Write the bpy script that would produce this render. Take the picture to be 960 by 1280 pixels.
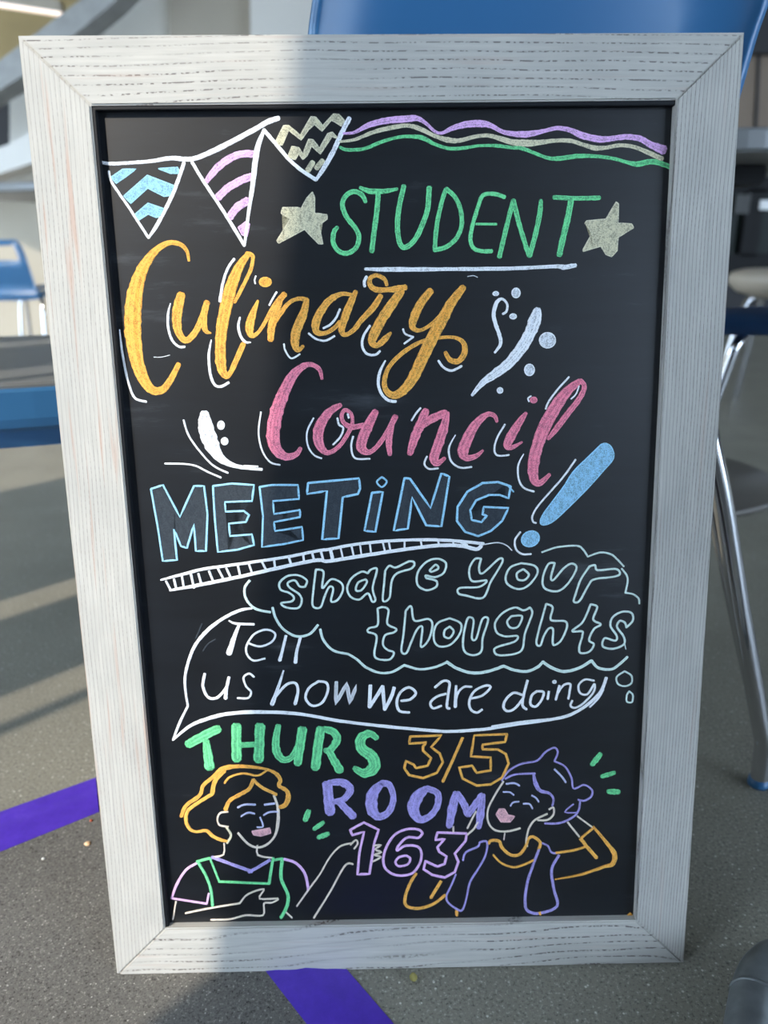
import bpy, bmesh, math, random
from mathutils import Vector, Matrix
from math import radians, sin, cos, tan, pi
random.seed(7)
for o in list(bpy.data.objects): bpy.data.objects.remove(o, do_unlink=True)
SC = bpy.context.scene
COL = SC.collection

# ------------------------------------------------------------------ camera
F = 960.0                       # focal length in pixels of the 960 x 1280 frame
CAM = Vector((-0.0241, -0.6199, 0.7339))
R = Matrix(((0.99982, -0.01297, 0.01374),
            (-0.01722, -0.32587, 0.94526),
            (-0.00778, -0.94533, -0.32604)))        # world <- (right, down, forward)
cd = bpy.data.cameras.new('camera'); cam = bpy.data.objects.new('camera', cd); COL.objects.link(cam)
cd.sensor_fit = 'HORIZONTAL'; cd.sensor_width = 36.0; cd.lens = 36.0
cd.clip_start = 0.02; cd.clip_end = 200
rx, ry, rz = R.col[0].normalized(), -R.col[1].normalized(), -R.col[2].normalized()
m = Matrix((rx, ry, rz)).transposed().to_4x4(); m.translation = CAM
cam.matrix_world = m
cd.dof.use_dof = True; cd.dof.focus_distance = 0.72; cd.dof.aperture_fstop = 5.5
SC.camera = cam

# ------------------------------------------------------------------ light
SUN_AZ, SUN_EL = radians(44.0), radians(34.5)
A = Vector((sin(SUN_AZ), cos(SUN_AZ), 0))           # ground direction the sunlight travels in
U = Vector((cos(SUN_AZ), -sin(SUN_AZ), 0))          # across it
sl = bpy.data.lights.new('sun', 'SUN'); sl.energy = 4.2; sl.angle = radians(0.53); sl.color = (1.0, 0.90, 0.76)
so = bpy.data.objects.new('sun', sl); COL.objects.link(so)
sd = Vector((A.x * cos(SUN_EL), A.y * cos(SUN_EL), -sin(SUN_EL)))
so.rotation_euler = sd.to_track_quat('-Z', 'Y').to_euler()
W = bpy.data.worlds.new('sky'); SC.world = W; W.use_nodes = True
nt = W.node_tree; bg = nt.nodes['Background']
bg.inputs[0].default_value = (0.62, 0.785, 1.0, 1); bg.inputs[1].default_value = 9.0
SC.view_settings.view_transform = 'Standard'; SC.view_settings.look = 'None'
SC.view_settings.exposure = 0.12; SC.view_settings.gamma = 1.0; SC.view_settings.use_curve_mapping = False

# ------------------------------------------------------------------ geometry helpers
LEAN = radians(7.6)
BN = Vector((0, -cos(LEAN), sin(LEAN)))             # sign front normal
BUP = Vector((0, sin(LEAN), cos(LEAN)))
RECESS = 0.009
def ray(x, y): return R @ Vector(((x - 480) / F, (y - 640) / F, 1.0))
def ground(x, y, z=0.0):
    d = ray(x, y); return CAM + d * ((z - CAM.z) / d.z)
def at(x, y, Y):
    d = ray(x, y); return CAM + d * ((Y - CAM.y) / d.y)
def brd(x, y, off=0.0):
    d = ray(x, y); P = CAM + d * ((off - BN.dot(CAM)) / BN.dot(d))
    return Vector((P.x, P.dot(BUP)))
def uw(u, w, z=0.0): return U * u + A * w + Vector((0, 0, z))

# ------------------------------------------------------------------ materials
def lin(c):
    return tuple(((v / 255) / 12.92 if v / 255 <= 0.04045 else ((v / 255 + 0.055) / 1.055) ** 2.4) for v in c) + (1,)
def N(t, kind, **kw):
    n = t.nodes.new(kind)
    for k, v in kw.items():
        if k in n.inputs: n.inputs[k].default_value = v
        else: setattr(n, k, v)
    return n
def newmat(name):
    mt = bpy.data.materials.new(name); mt.use_nodes = True
    return mt, mt.node_tree, mt.node_tree.nodes['Principled BSDF']
def ramp(t, fac, stops):
    r = t.nodes.new('ShaderNodeValToRGB'); e = r.color_ramp.elements
    while len(e) < len(stops): e.new(0.5)
    for i, (p, c) in enumerate(stops):
        e[i].position = p; e[i].color = c if len(c) == 4 else c + (1,)
    t.links.new(fac, r.inputs[0]); return r
def mix(t, fac, a, b, mode='MIX'):
    n = t.nodes.new('ShaderNodeMix'); n.data_type = 'RGBA'; n.blend_type = mode
    for s, v in ((0, fac), (6, a), (7, b)):
        if hasattr(v, 'links'): t.links.new(v, n.inputs[s])
        else: n.inputs[s].default_value = v
    return n.outputs[2]
def coords(t, scale=(1, 1, 1)):
    tc = t.nodes.new('ShaderNodeTexCoord'); mp = t.nodes.new('ShaderNodeMapping')
    mp.inputs['Scale'].default_value = scale; t.links.new(tc.outputs['Object'], mp.inputs[0]); return mp.outputs[0]
def noise(t, vec, scale, detail=3, rough=0.5):
    n = N(t, 'ShaderNodeTexNoise', Scale=scale, Detail=detail, Roughness=rough); t.links.new(vec, n.inputs['Vector']); return n.outputs[0]
def bump(t, b, h, strength, dist):
    n = N(t, 'ShaderNodeBump', Strength=strength, Distance=dist); t.links.new(h, n.inputs['Height']); t.links.new(n.outputs[0], b.inputs['Normal'])
def plain(name, rgb, rough=0.5, metal=0.0, var=0.12, scale=8.0, spec=0.5):
    mt, t, b = newmat(name); v = coords(t)
    n = noise(t, v, scale)
    c = lin(rgb); d = tuple(x * (1 - var) for x in c[:3]) + (1,); l = tuple(min(1, x * (1 + var)) for x in c[:3]) + (1,)
    r = ramp(t, n, [(0.3, d), (0.7, l)]); t.links.new(r.outputs[0], b.inputs['Base Color'])
    b.inputs['Roughness'].default_value = rough; b.inputs['Metallic'].default_value = metal
    b.inputs['Specular IOR Level'].default_value = spec
    return mt
def chalk(name, rgb, cover=0.5):
    """grainy chalk layer: pigment with the dark board showing through the grain"""
    mt, t, b = newmat(name); v = coords(t)
    n1 = noise(t, v, 1100, 2, 0.7); n2 = noise(t, coords(t, (1, 1, .6)), 240, 2, 0.5)
    s = N(t, 'ShaderNodeMath', operation='MULTIPLY_ADD'); t.links.new(n2, s.inputs[0]); s.inputs[1].default_value = 0.45; t.links.new(n1, s.inputs[2])
    c = lin(rgb); d = tuple(0.42 * x + 0.58 * k for x, k in zip(c[:3], (0.022, 0.028, 0.036))) + (1,)
    mr = N(t, 'ShaderNodeMapRange'); mr.inputs[1].default_value = cover + 0.02; mr.inputs[2].default_value = cover + 0.24
    t.links.new(s.outputs[0], mr.inputs[0]); r = ramp(t, mr.outputs[0], [(0.0, d), (1.0, c)])
    t.links.new(r.outputs[0], b.inputs['Base Color'])
    b.inputs['Roughness'].default_value = 0.95; b.inputs['Specular IOR Level'].default_value = 0.1
    return mt
CH = dict(
    white=chalk('chalk_white', (246, 248, 250), 0.42), green=chalk('chalk_green', (128, 232, 160)),
    orange=chalk('chalk_orange', (255, 188, 92)), pink=chalk('chalk_pink', (250, 146, 168)),
    blue=chalk('chalk_blue', (166, 220, 248), 0.46), purple=chalk('chalk_purple', (178, 166, 228)),
    lilac=chalk('chalk_lilac', (238, 192, 242), 0.46), cream=chalk('chalk_cream', (226, 220, 190)),
    mint=chalk('chalk_mint', (222, 242, 234), 0.42), skin=chalk('chalk_skin', (236, 222, 204), 0.44),
    flesh=chalk('chalk_rose', (244, 190, 196)), peri=chalk('chalk_periwinkle', (204, 206, 240), 0.45),
    dust=chalk('chalk_dust', (66, 72, 78), 0.6))
RUB = {k: chalk('chalk_%s_rubbed' % k, tuple(int(c * f + a) for c, (f, a) in zip(v, ((1, 0),) * 3)), 0.55) for k, v in dict(
    white=(238, 242, 248), green=(112, 212, 146), orange=(250, 176, 80), pink=(240, 132, 156), blue=(158, 212, 242), purple=(170, 158, 222),
    lilac=(230, 182, 236), cream=(220, 213, 180), flesh=(240, 182, 188)).items()}

def wood(name, axis, period, line, dash, wob, seed, tint=0.3):
    """whitewashed pine; grain runs along local x (rails) or z (stiles); line = strength of continuous
    growth lines, dash = strength of broken dark pores"""
    mt, t, b = newmat(name); X = axis == 'x'
    def st(k, o=0):
        tc = t.nodes.new('ShaderNodeTexCoord'); mp = t.nodes.new('ShaderNodeMapping')
        mp.inputs['Scale'].default_value = (k, 1, 1) if X else (1, 1, k); mp.inputs['Location'].default_value = (seed * 1.7 + o, seed, seed * 2.3 + o)
        t.links.new(tc.outputs['Object'], mp.inputs[0]); return mp.outputs[0]
    def math_(op, a_, b_=None, c_=None):
        n = t.nodes.new('ShaderNodeMath'); n.operation = op
        for i, v in enumerate((a_, b_, c_)):
            if v is None: continue
            if hasattr(v, 'links'): t.links.new(v, n.inputs[i])
            else: n.inputs[i].default_value = v
        return n.outputs[0]
    sep = t.nodes.new('ShaderNodeSeparateXYZ'); t.links.new(coords(t), sep.inputs[0])
    cross = sep.outputs['Z' if X else 'X']
    w1 = noise(t, st(0.22), 16, 2, 0.5); w2 = noise(t, st(0.3, 5), 5, 1, 0.5)
    p = math_('MULTIPLY_ADD', w1, wob, cross); p = math_('MULTIPLY_ADD', w2, wob * 2.2, p)
    fc = math_('FRACT', math_('MULTIPLY', p, 1.0 / period))
    ring = ramp(t, fc, [(0.0, (0, 0, 0)), (0.62, (0, 0, 0)), (0.82, (1, 1, 1)), (0.97, (0, 0, 0))]).outputs[0]
    thin = ramp(t, fc, [(0.66, (0, 0, 0)), (0.78, (1, 1, 1)), (0.90, (0, 0, 0))]).outputs[0]
    pores = ramp(t, noise(t, st(0.8), 330, 1, 0.4), [(0.46, (0, 0, 0)), (0.56, (1, 1, 1))]).outputs[0]
    zone = ramp(t, noise(t, st(0.28, 9), 24, 2, 0.5), [(0.36, (0, 0, 0)), (0.54, (1, 1, 1))]).outputs[0]
    dk = math_('MULTIPLY', math_('MULTIPLY', thin, pores), math_('MULTIPLY', zone, dash))
    lk = math_('MULTIPLY', ring, line)
    zone2 = noise(t, st(0.1, 3), 60, 2, 0.5); lk = math_('MULTIPLY', lk, math_('ADD', zone2, 0.5))
    k = math_('MINIMUM', math_('ADD', dk, lk), 1.0)
    base = ramp(t, noise(t, st(0.05), 300, 3, 0.6), [(0.30, lin((178, 175, 168))), (0.70, lin((195, 192, 184)))]).outputs[0]
    cloth = noise(t, st(0.6, 2), 22, 3, 0.5); base = mix(t, ramp(t, cloth, [(0.45, (0, 0, 0)), (0.7, (.6, .6, .6))]).outputs[0], base, lin((172, 170, 164)))
    c1 = mix(t, k, base, lin((78, 67, 66)))
    rr = ramp(t, noise(t, st(0.04, 7), 150, 2, 0.5), [(0.60, (0, 0, 0)), (0.70, (tint, tint, tint))]).outputs[0]
    c2 = mix(t, rr, c1, lin((180, 146, 128)))
    t.links.new(c2, b.inputs['Base Color'])
    b.inputs['Roughness'].default_value = 0.65; b.inputs['Specular IOR Level'].default_value = 0.3
    bump(t, b, math_('SUBTRACT', 1.0, k), 0.4, 0.0007)
    return mt
WTOP = wood('whitewashed_pine_top', 'x', .0074, .06, .85, .014, 1.0, .22)
WBOT = wood('whitewashed_pine_bottom', 'x', .0100, .13, .95, .050, 4.0, .2)
WRIGHT = wood('whitewashed_pine_right', 'z', .0031, .40, 0.35, .011, 2.0, .15)
WLEFT = wood('whitewashed_pine_left', 'z', .0040, .20, 0.28, .008, 3.0, .6)

def board_mat():
    mt, t, b = newmat('blackboard')
    n1 = noise(t, coords(t), 6, 4, 0.6); n2 = noise(t, coords(t, (0.35, 1, 2.5)), 28, 5, 0.7)
    m1 = mix(t, 0.5, n1, n2)
    r = ramp(t, m1, [(0.40, lin((9, 12, 17))), (0.58, lin((18, 22, 28))), (0.75, lin((78, 82, 86)))])
    t.links.new(r.outputs[0], b.inputs['Base Color'])
    b.inputs['Roughness'].default_value = 0.40; b.inputs['IOR'].default_value = 1.62
    bump(t, b, noise(t, coords(t), 1500, 2, 0.5), 0.08, 0.0003)
    return mt
BOARD = board_mat()
def speckle(name, base, dark, light, s=1.0, rough=0.55, spec=0.4, tone=None):
    mt, t, b = newmat(name); v = coords(t)
    n1 = noise(t, v, 260 * s, 3, 0.7); n2 = noise(t, v, 5, 3, 0.5)
    r = ramp(t, n1, [(0.30, lin(dark)), (0.46, lin(base)), (0.58, lin(base)), (0.74, lin(light))])
    vo = N(t, 'ShaderNodeTexVoronoi', Scale=130 * s); t.links.new(v, vo.inputs['Vector'])
    fl = ramp(t, vo.outputs['Distance'], [(0.13, (1, 1, 1)), (0.21, (0, 0, 0))])
    rnd = ramp(t, vo.outputs['Color'], [(0.64, (0, 0, 0)), (0.70, (1, 1, 1))])
    k = N(t, 'ShaderNodeMath', operation='MULTIPLY'); t.links.new(fl.outputs[0], k.inputs[0]); t.links.new(rnd.outputs[0], k.inputs[1])
    c = mix(t, k.outputs[0], r.outputs[0], lin(light))
    sh = ramp(t, n2, [(0.3, (0.86, 0.86, 0.86)), (0.7, (1.06, 1.06, 1.06))])
    c = mix(t, 1.0, c, sh.outputs[0], 'MULTIPLY')
    t.links.new(c, b.inputs['Base Color']); b.inputs['Roughness'].default_value = rough; b.inputs['Specular IOR Level'].default_value = spec
    bump(t, b, n1, 0.15, 0.0006)
    return mt
FLOOR = speckle('terrazzo', (134, 130, 117), (78, 75, 69), (204, 199, 186), 1.0, 0.5, 0.4)
MAT = speckle('mat_pile', (108, 105, 100), (52, 51, 49), (172, 168, 160), 1.5, 0.95, 0.1)
TAPE, tt, tb_ = newmat('purple_tape')
tn = ramp(tt, noise(tt, coords(tt), 38, 5, 0.75), [(0.30, lin((72, 44, 164))), (0.60, lin((84, 53, 182))), (0.68, lin((90, 60, 186))), (0.76, lin((150, 128, 205)))])
tt.links.new(tn.outputs[0], tb_.inputs['Base Color']); tb_.inputs['Roughness'].default_value = 0.42
BLACK = plain('black_metal', (12, 12, 13), 0.6, 0, .1, 8, .2)
BLUE = plain('blue_plastic', (54, 107, 152), 0.35, 0, 0.05, 5)
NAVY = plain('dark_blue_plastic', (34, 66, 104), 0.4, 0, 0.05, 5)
GREYTOP = plain('grey_laminate', (112, 114, 114), 0.35, 0, 0.04, 6)
GREYPL = plain('grey_plastic', (186, 174, 156), 0.45, 0, 0.04, 6)
CHROME = plain('chrome', (215, 215, 218), 0.12, 1.0, 0.03, 10)
STEEL = plain('brushed_grey_steel', (112, 116, 116), 0.38, 0.35, 0.22, 45)
DISC = plain('grey_disc_metal', (92, 88, 82), 0.4, 0.3, 0.08, 9)
WALLW = plain('white_paint', (206, 202, 194), 0.8, 0, 0.03, 2)
WALLG = plain('grey_paint', (202, 198, 188), 0.8, 0, 0.03, 2)
WALLD = plain('dark_grey_and_shade', (166, 157, 142), 0.8, 0, 0.04, 2)  # dark grey paint, also the shade on one column face
OCHRE = plain('ochre_wood_panel', (166, 145, 100), 0.7, 0, 0.08, 3)
BROWN = plain('brown_grey_panel', (122, 106, 90), 0.7, 0, 0.06, 3)
DARK = plain('dark_paint', (34, 33, 34), 0.7, 0, 0.06, 3)
PAVE = plain('bounce_pavement', (182, 178, 168), 0.9, 0, 0.1, 3)

# ------------------------------------------------------------------ mesh helpers
def tag(o, label=None, cat=None, group=None, kind=None, category=None):
    cat = cat or category
    for k, v in (('label', label), ('category', cat), ('group', group), ('kind', kind)):
        if v: o[k] = v
    return o
def build(name, bm, mats, parent=None, smooth=False):
    bmesh.ops.recalc_face_normals(bm, faces=bm.faces)
    me = bpy.data.meshes.new(name); bm.to_mesh(me); bm.free()
    for mm in (mats if isinstance(mats, (list, tuple)) else [mats]): me.materials.append(mm)
    if smooth:
        for p in me.polygons: p.use_smooth = True
    o = bpy.data.objects.new(name, me); COL.objects.link(o)
    if parent: o.parent = parent
    return o
def empty(name, loc=(0, 0, 0), rz=0.0, **kw):
    o = bpy.data.objects.new(name, None); COL.objects.link(o); o.location = loc; o.rotation_euler = (0, 0, rz)
    o.empty_display_size = 0.1
    return tag(o, **kw)
def box(bm, x0, x1, y0, y1, z0, z1, bev=0.0):
    vs = [bm.verts.new((x, y, z)) for x in (x0, x1) for y in (y0, y1) for z in (z0, z1)]
    fs = [bm.faces.new([vs[i] for i in q]) for q in ((0, 1, 3, 2), (4, 6, 7, 5), (0, 4, 5, 1), (2, 3, 7, 6), (0, 2, 6, 4), (1, 5, 7, 3))]
    if bev > 0:
        es = list({e for f in fs for e in f.edges})
        bmesh.ops.bevel(bm, geom=es, offset=bev, segments=2, affect='EDGES', clamp_overlap=True)
    return bm
def prism(bm, pts, d, bev=0.0):
    """closed polygon (list of Vectors) extruded by vector d"""
    a = [bm.verts.new(p) for p in pts]; b = [bm.verts.new(p + d) for p in pts]
    n = len(pts); fs = [bm.faces.new(a), bm.faces.new(b[::-1])]
    for i in range(n): fs.append(bm.faces.new((a[i], b[i], b[(i + 1) % n], a[(i + 1) % n])))
    if bev > 0:
        es = list({e for f in fs[:2] for e in f.edges})
        bmesh.ops.bevel(bm, geom=es, offset=bev, segments=2, affect='EDGES', clamp_overlap=True)
    return bm
def spline(pts, n=8):
    """Catmull-Rom through tuples of any length"""
    if len(pts) < 3: return [tuple(p) for p in pts]
    out = []; P = [pts[0]] + list(pts) + [pts[-1]]
    for i in range(1, len(P) - 2):
        p0, p1, p2, p3 = P[i - 1:i + 3]
        for k in range(n):
            s = k / n
            out.append(tuple(0.5 * (2 * b + (c - a) * s + (2 * a - 5 * b + 4 * c - d) * s * s + (3 * b - a - 3 * c + d) * s ** 3)
                             for a, b, c, d in zip(p0, p1, p2, p3)))
    out.append(tuple(pts[-1])); return out
def tube(bm, pts, r, seg=14, smooth_n=6, cap=True):
    pts = [Vector(p) for p in spline([tuple(p) for p in pts], smooth_n)] if smooth_n else [Vector(p) for p in pts]
    rings = []; up = None
    for i, p in enumerate(pts):
        d = (pts[min(i + 1, len(pts) - 1)] - pts[max(i - 1, 0)]).normalized()
        if up is None: up = d.orthogonal().normalized()
        up = (up - d * up.dot(d)).normalized(); sd_ = d.cross(up)
        rr = r(i / (len(pts) - 1)) if callable(r) else r
        rings.append([bm.verts.new(p + (up * cos(2 * pi * k / seg) + sd_ * sin(2 * pi * k / seg)) * rr) for k in range(seg)])
    for a, b in zip(rings, rings[1:]):
        for k in range(seg): bm.faces.new((a[k], a[(k + 1) % seg], b[(k + 1) % seg], b[k]))
    if cap: bm.faces.new(rings[0][::-1]); bm.faces.new(rings[-1])
    return bm
def lathe(bm, prof, seg=48, c=(0, 0, 0)):
    rings = []
    for r, z in prof:
        rings.append([bm.verts.new((c[0] + r * cos(2 * pi * k / seg), c[1] + r * sin(2 * pi * k / seg), c[2] + z)) for k in range(seg)] if r > 1e-6 else [bm.verts.new((c[0], c[1], c[2] + z))])
    for a, b in zip(rings, rings[1:]):
        for k in range(seg):
            q = [a[k % len(a)], a[(k + 1) % len(a)], b[(k + 1) % len(b)], b[k % len(b)]]
            u = []
            for v in q:
                if v not in u: u.append(v)
            if len(u) > 2: bm.faces.new(u)
    return bm
NB = bmesh.new

# ------------------------------------------------------------------ setting
def struct(name, bm, mt, smooth=False): return tag(build(name, bm, mt, None, smooth), kind='structure')
bm = NB(); box(bm, -14, 12, -12, 11, -0.12, 0.0); struct('floor', bm, FLOOR)
bm = NB(); prism(bm, [uw(-14, -2.45, 4.2), uw(10, -2.45, 4.2), Vector((12, 11, 4.2)), Vector((-14, 11, 4.2))], Vector((0, 0, 0.15))); struct('ceiling', bm, plain('ceiling_paint', (96, 95, 93), .85))
# unseen window wall behind the photographer, shaped to place the shade: a solid pier, posts and a lintel; its openings let the sun in
def fpiece(bm, u0, u1, z0, z1, w0=-2.2, w1=-2.0):
    prism(bm, [uw(u0, w0, z0), uw(u1, w0, z0), uw(u1, w1, z0), uw(u0, w1, z0)], Vector((0, 0, z1 - z0)))
bm = NB(); fpiece(bm, -0.146, 9.0, 0, 4.2, -2.3, -2.0); struct('wall_front', bm, plain('pier_paint', (52, 51, 50), .8))  # pier widened and darkened to keep sky reflections off the board
bm = NB(); prism(bm, [uw(-14, -2.46, 0), uw(14, -2.46, 0), uw(14, -14, 0), uw(-14, -14, 0)], Vector((0, 0, .02))); struct('ground', bm, PAVE)  # unseen paving outside, added pale to bounce sunlight up to the sign
bm = NB(); fpiece(bm, -4.6, 9, 2.72, 4.2, -2.44, -2.31); struct('trim_1', bm, WALLW)  # lintel, its height set to limit how far the sun reaches in
for i, (u0, u1) in enumerate(((-0.784, -0.752), (-1.17, -0.866), (-2.10, -1.262), (-4.0, -3.85), (-6.0, -5.85), (-7.6, -7.45))):
    bm = NB(); fpiece(bm, u0, u1, 0, 4.2, -2.1, -2.0); struct('trim_%d' % (i + 2), bm, BLACK if u1 - u0 < 0.2 else WALLG)
# far walls
bm = NB(); box(bm, -14, -13.8, -6, 11, 0, 4.2); struct('wall_left', bm, WALLG)
bm = NB(); box(bm, -14, 12, 10.8, 11, 0, 4.2); struct('wall_back', bm, OCHRE)
bm = NB(); box(bm, 11.8, 12, -4, 11, 0, 4.2); struct('wall_right', bm, DARK)
def slab(name, px, Y, depth, mt, bev=0.0, clamp=True):
    """a wall piece or beam that stands at distance Y: front outline taken where it is, real thickness behind"""
    bm = NB(); pts = [at(x, y, Y) for x, y in px]
    for p in pts:
        if clamp and p.z < 0.0: p.z = 0.0
    prism(bm, pts, Vector((0, depth, 0)), bev); return struct(name, bm, mt)
slab('trim_20', [(14, 420), (12, 105), (60, 62), (150, -15), (190, -60), (215, -60), (220, 420)], 7.5, 0.3, WALLG)      # stair side wall
slab('trim_21', [(216, 420), (211, -60), (313, -60), (319, 420)], 7.4, 0.4, WALLD)                                   # column faces; their light and shade put into the paints
slab('trim_22', [(318, 420), (312, -60), (412, -60), (410, 420)], 7.2, 0.5, WALLW)  # next column face, its stronger light put into a paler paint
slab('trim_23', [(-60, 122), (0, 75), (100, 0), (160, -45), (190, -45), (140, 5), (95, 42), (25, 97), (0, 112), (-60, 148)], 6.9, 0.35, plain('stringer_paint', (150, 150, 147), .8))  # stair stringer
slab('trim_24', [(-80, 108), (13, 108), (17, 230), (-80, 230)], 8.3, 0.2, DARK)
slab('trim_25', [(-90, 208), (0, 184), (9, 181), (34, 166), (130, 120), (130, 162), (37, 205), (15, 212), (0, 217), (-90, 243)], 6.0, 0.3, WALLW)
slab('trim_26', [(-120, 190), (300, 190), (300, 262), (-120, 262)], 6.75, 0.2, WALLD)
slab('trim_27', [(-160, 252), (300, 252), (300, 430), (-160, 430)], 6.4, 0.2, plain('cream_paint', (158, 150, 134), .8, 0, .03, 2))
slab('trim_28', [(880, 66), (1200, 66), (1200, 196), (880, 196)], 6.5, 0.2, BROWN)
slab('trim_29', [(948, 64), (951, 64), (945, 196), (942, 196)], 6.48, 0.02, DARK)
slab('trim_30', [(860, -40), (1200, -40), (1200, 66), (860, 66)], 6.4, 0.4, DARK)
# dark glazed window at the back right
win = empty('window_1', at(945, 270, 6.4)); tag(win, kind='structure')
def wpart(name, boxes, mt, Y0, dy):
    bm = NB()
    for (xa, ya, xb, yb) in boxes:
        a, b2 = at(xa, ya, Y0), at(xb, yb, Y0)
        box(bm, a.x, b2.x, Y0, Y0 + dy, max(b2.z, 0), a.z)
    o = build(name, bm, mt); o.parent = win; o.matrix_parent_inverse = Matrix.Translation(-win.location); return o
GLASS, gt, gb = newmat('dark_window_glass')
gb.inputs['Base Color'].default_value = (0.012, 0.017, 0.014, 1); gb.inputs['Roughness'].default_value = 0.06; gb.inputs['Specular IOR Level'].default_value = 0.04
wpart('window_frame', [(870, 194, 1200, 238), (870, 318, 1200, 345), (936, 236, 946, 320), (1040, 236, 1052, 320), (870, 236, 884, 320)], BLACK, 6.40, 0.12)
wpart('window_pane', [(884, 238, 936, 318), (946, 238, 1040, 318), (1052, 238, 1200, 318)], GLASS, 6.47, 0.02)
slab('trim_31', [(870, 345), (1200, 345), (1200, 452), (870, 452)], 6.42, 0.3, DARK)

def thing(name, bm, mt, label, cat, group=None, smooth=False): return tag(build(name, bm, mt, None, smooth), label, cat, group)
P1 = plain('white_plate_paint', (225, 225, 222), 0.7); P2 = plain('grey_plate_paint', (70, 70, 68), 0.7)
bm = NB(); a, b2 = at(951, 250, 6.39), at(972, 262, 6.39); box(bm, a.x, b2.x, 6.392, 6.398, b2.z, a.z)  # flat plate standing in for a white box seen in the pane
thing('white_plate', bm, P1, 'small flat white plate in front of the dark window at the far right', 'notice')
bm = NB(); a, b2 = at(921, 243, 6.39), at(936, 267, 6.39); box(bm, a.x, b2.x, 6.392, 6.398, b2.z, a.z)  # flat plate standing in for a grey box seen in the pane
thing('grey_plate', bm, P2, 'small flat grey plate in front of the dark window, left of the white plate', 'plate')

# linear lamp on the ochre wall
LAMP, lt, lb = newmat('lamp_glow'); lb.inputs['Emission Color'].default_value = (1, 0.78, 0.62, 1); lb.inputs['Emission Strength'].default_value = 1.1
root = empty('linear_lamp', at(20, 8, 8.4), label='long slim ceiling lamp glowing pinkish in front of the ochre wall', category='lamp')
def kid(name, bm, mt, root, smooth=False):
    o = build(name, bm, mt, root, smooth); bpy.context.view_layer.update(); o.matrix_parent_inverse = root.matrix_world.inverted(); return o
def rx_(root): return Matrix.Translation(root.location) @ Matrix.Rotation(root.rotation_euler.z, 4, 'Z')
def sub(name, bm, mt, par, smooth=False):
    o = build(name, bm, mt, par, smooth); return o
a, b2 = at(-60, -6, 8.4) - root.location, at(76, 14.5, 8.4) - root.location
bm = NB(); prism(bm, [a, b2, b2 + Vector((0, 0, 0.10)), a + Vector((0, 0, 0.10))], Vector((0, 0.12, 0))); sub('housing', bm, WALLD, root)
bm = NB(); prism(bm, [a + Vector((0, .01, -.025)), b2 + Vector((0, .01, -.025)), b2 + Vector((0, .01, 0)), a + Vector((0, .01, 0))], Vector((0, 0.1, 0))); sub('diffuser', bm, LAMP, root)

# ------------------------------------------------------------------ floor mat and tape
c0 = ground(118, 986); e1 = (ground(0, 1040) - c0).normalized(); e2 = (ground(420, 1260) - ground(385, 1212)).normalized()
corner = Vector((-0.352, 0.334, 0)); d1 = Vector((-0.838, -0.546, 0)); d2 = Vector((0.60, -0.80, 0))
bm = NB(); prism(bm, [corner, corner + d1 * 3, corner + d1 * 3 + d2 * 3, corner + d2 * 3], Vector((0, 0, 0.0012)))
thing('floor_mat', bm, MAT, 'dark grey speckled entrance mat with purple tape along its edges', 'mat')
def tape(name, pl, label):
    """strip of tape with a lengthwise crease; pl: pairs of opposite edge points on the floor"""
    bm = NB(); rows = []
    for a, b2 in pl:
        row = []
        for k in range(9):
            s = k / 8; p = a.lerp(b2, s); h = 0.0022 + 0.0030 * math.exp(-((s - 0.55) / 0.07) ** 2) + random.uniform(0, .0003)
            row.append(bm.verts.new((p.x, p.y, h if 0 < k < 8 else 0.0016)))
        rows.append(row)
    for r0, r1 in zip(rows, rows[1:]):
        for k in range(8): bm.faces.new((r0[k], r0[k + 1], r1[k + 1], r1[k]))
    return thing(name, bm, TAPE, label, 'tape', smooth=True)
def strip(A0, A1, B0, B1, n=14):
    return [(A0.lerp(A1, i / n), B0.lerp(B1, i / n)) for i in range(n + 1)]
ta0, ta1, tb0, tb1 = ground(0, 1016), ground(120, 973), ground(0, 1066), ground(124, 1016)
ta0 = ta1 + (ta0 - ta1) * 6; tb0 = tb1 + (tb0 - tb1) * 6
tape('floor_tape', strip(ta0, ta1, tb0, tb1), 'creased purple tape strip on the floor left of the sign, partly sunlit')
ua0, ua1, ub0, ub1 = ground(326, 1213), ground(390, 1285), ground(438, 1213), ground(492, 1285)
d = (ua1 - ua0 + ub1 - ub0) / 2
tape('floor_tape', strip(ua0 - d * 5.2, ua1 + d * 4, ub0 - d * 5.2, ub1 + d * 4), 'purple tape strip running under the bottom edge of the sign in shade')

# ------------------------------------------------------------------ loose crumbs on the floor
def crumb(px, py, r, rgb, label, s=1):
    bm = NB(); bmesh.ops.create_icosphere(bm, subdivisions=2, radius=r); p = ground(px, py)
    for v in bm.verts: v.co *= 1 + random.uniform(-.18, .18); v.co.z = v.co.z * 0.7 * s
    o = thing('crumb', bm, plain('crumb_%d' % px, rgb, 0.8), label, 'crumb', smooth=True); o.location = (p.x, p.y, r * .62 * s + .0008)
crumb(517, 1225, .0042, (150, 140, 78), 'yellowish green pebble on the grey floor just below the sign', 1.3)
crumb(110, 1056, .0042, (235, 195, 150), 'pale tan crumb on the dark mat beside the left edge of the sign', .5)
crumb(114, 1027, .0022, (190, 90, 60), 'tiny reddish crumb beside the purple tape left of the sign', .8)
crumb(54, 1075, .0022, (235, 235, 230), 'tiny white crumb on the dark mat at the left below the purple tape', .8)

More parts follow.
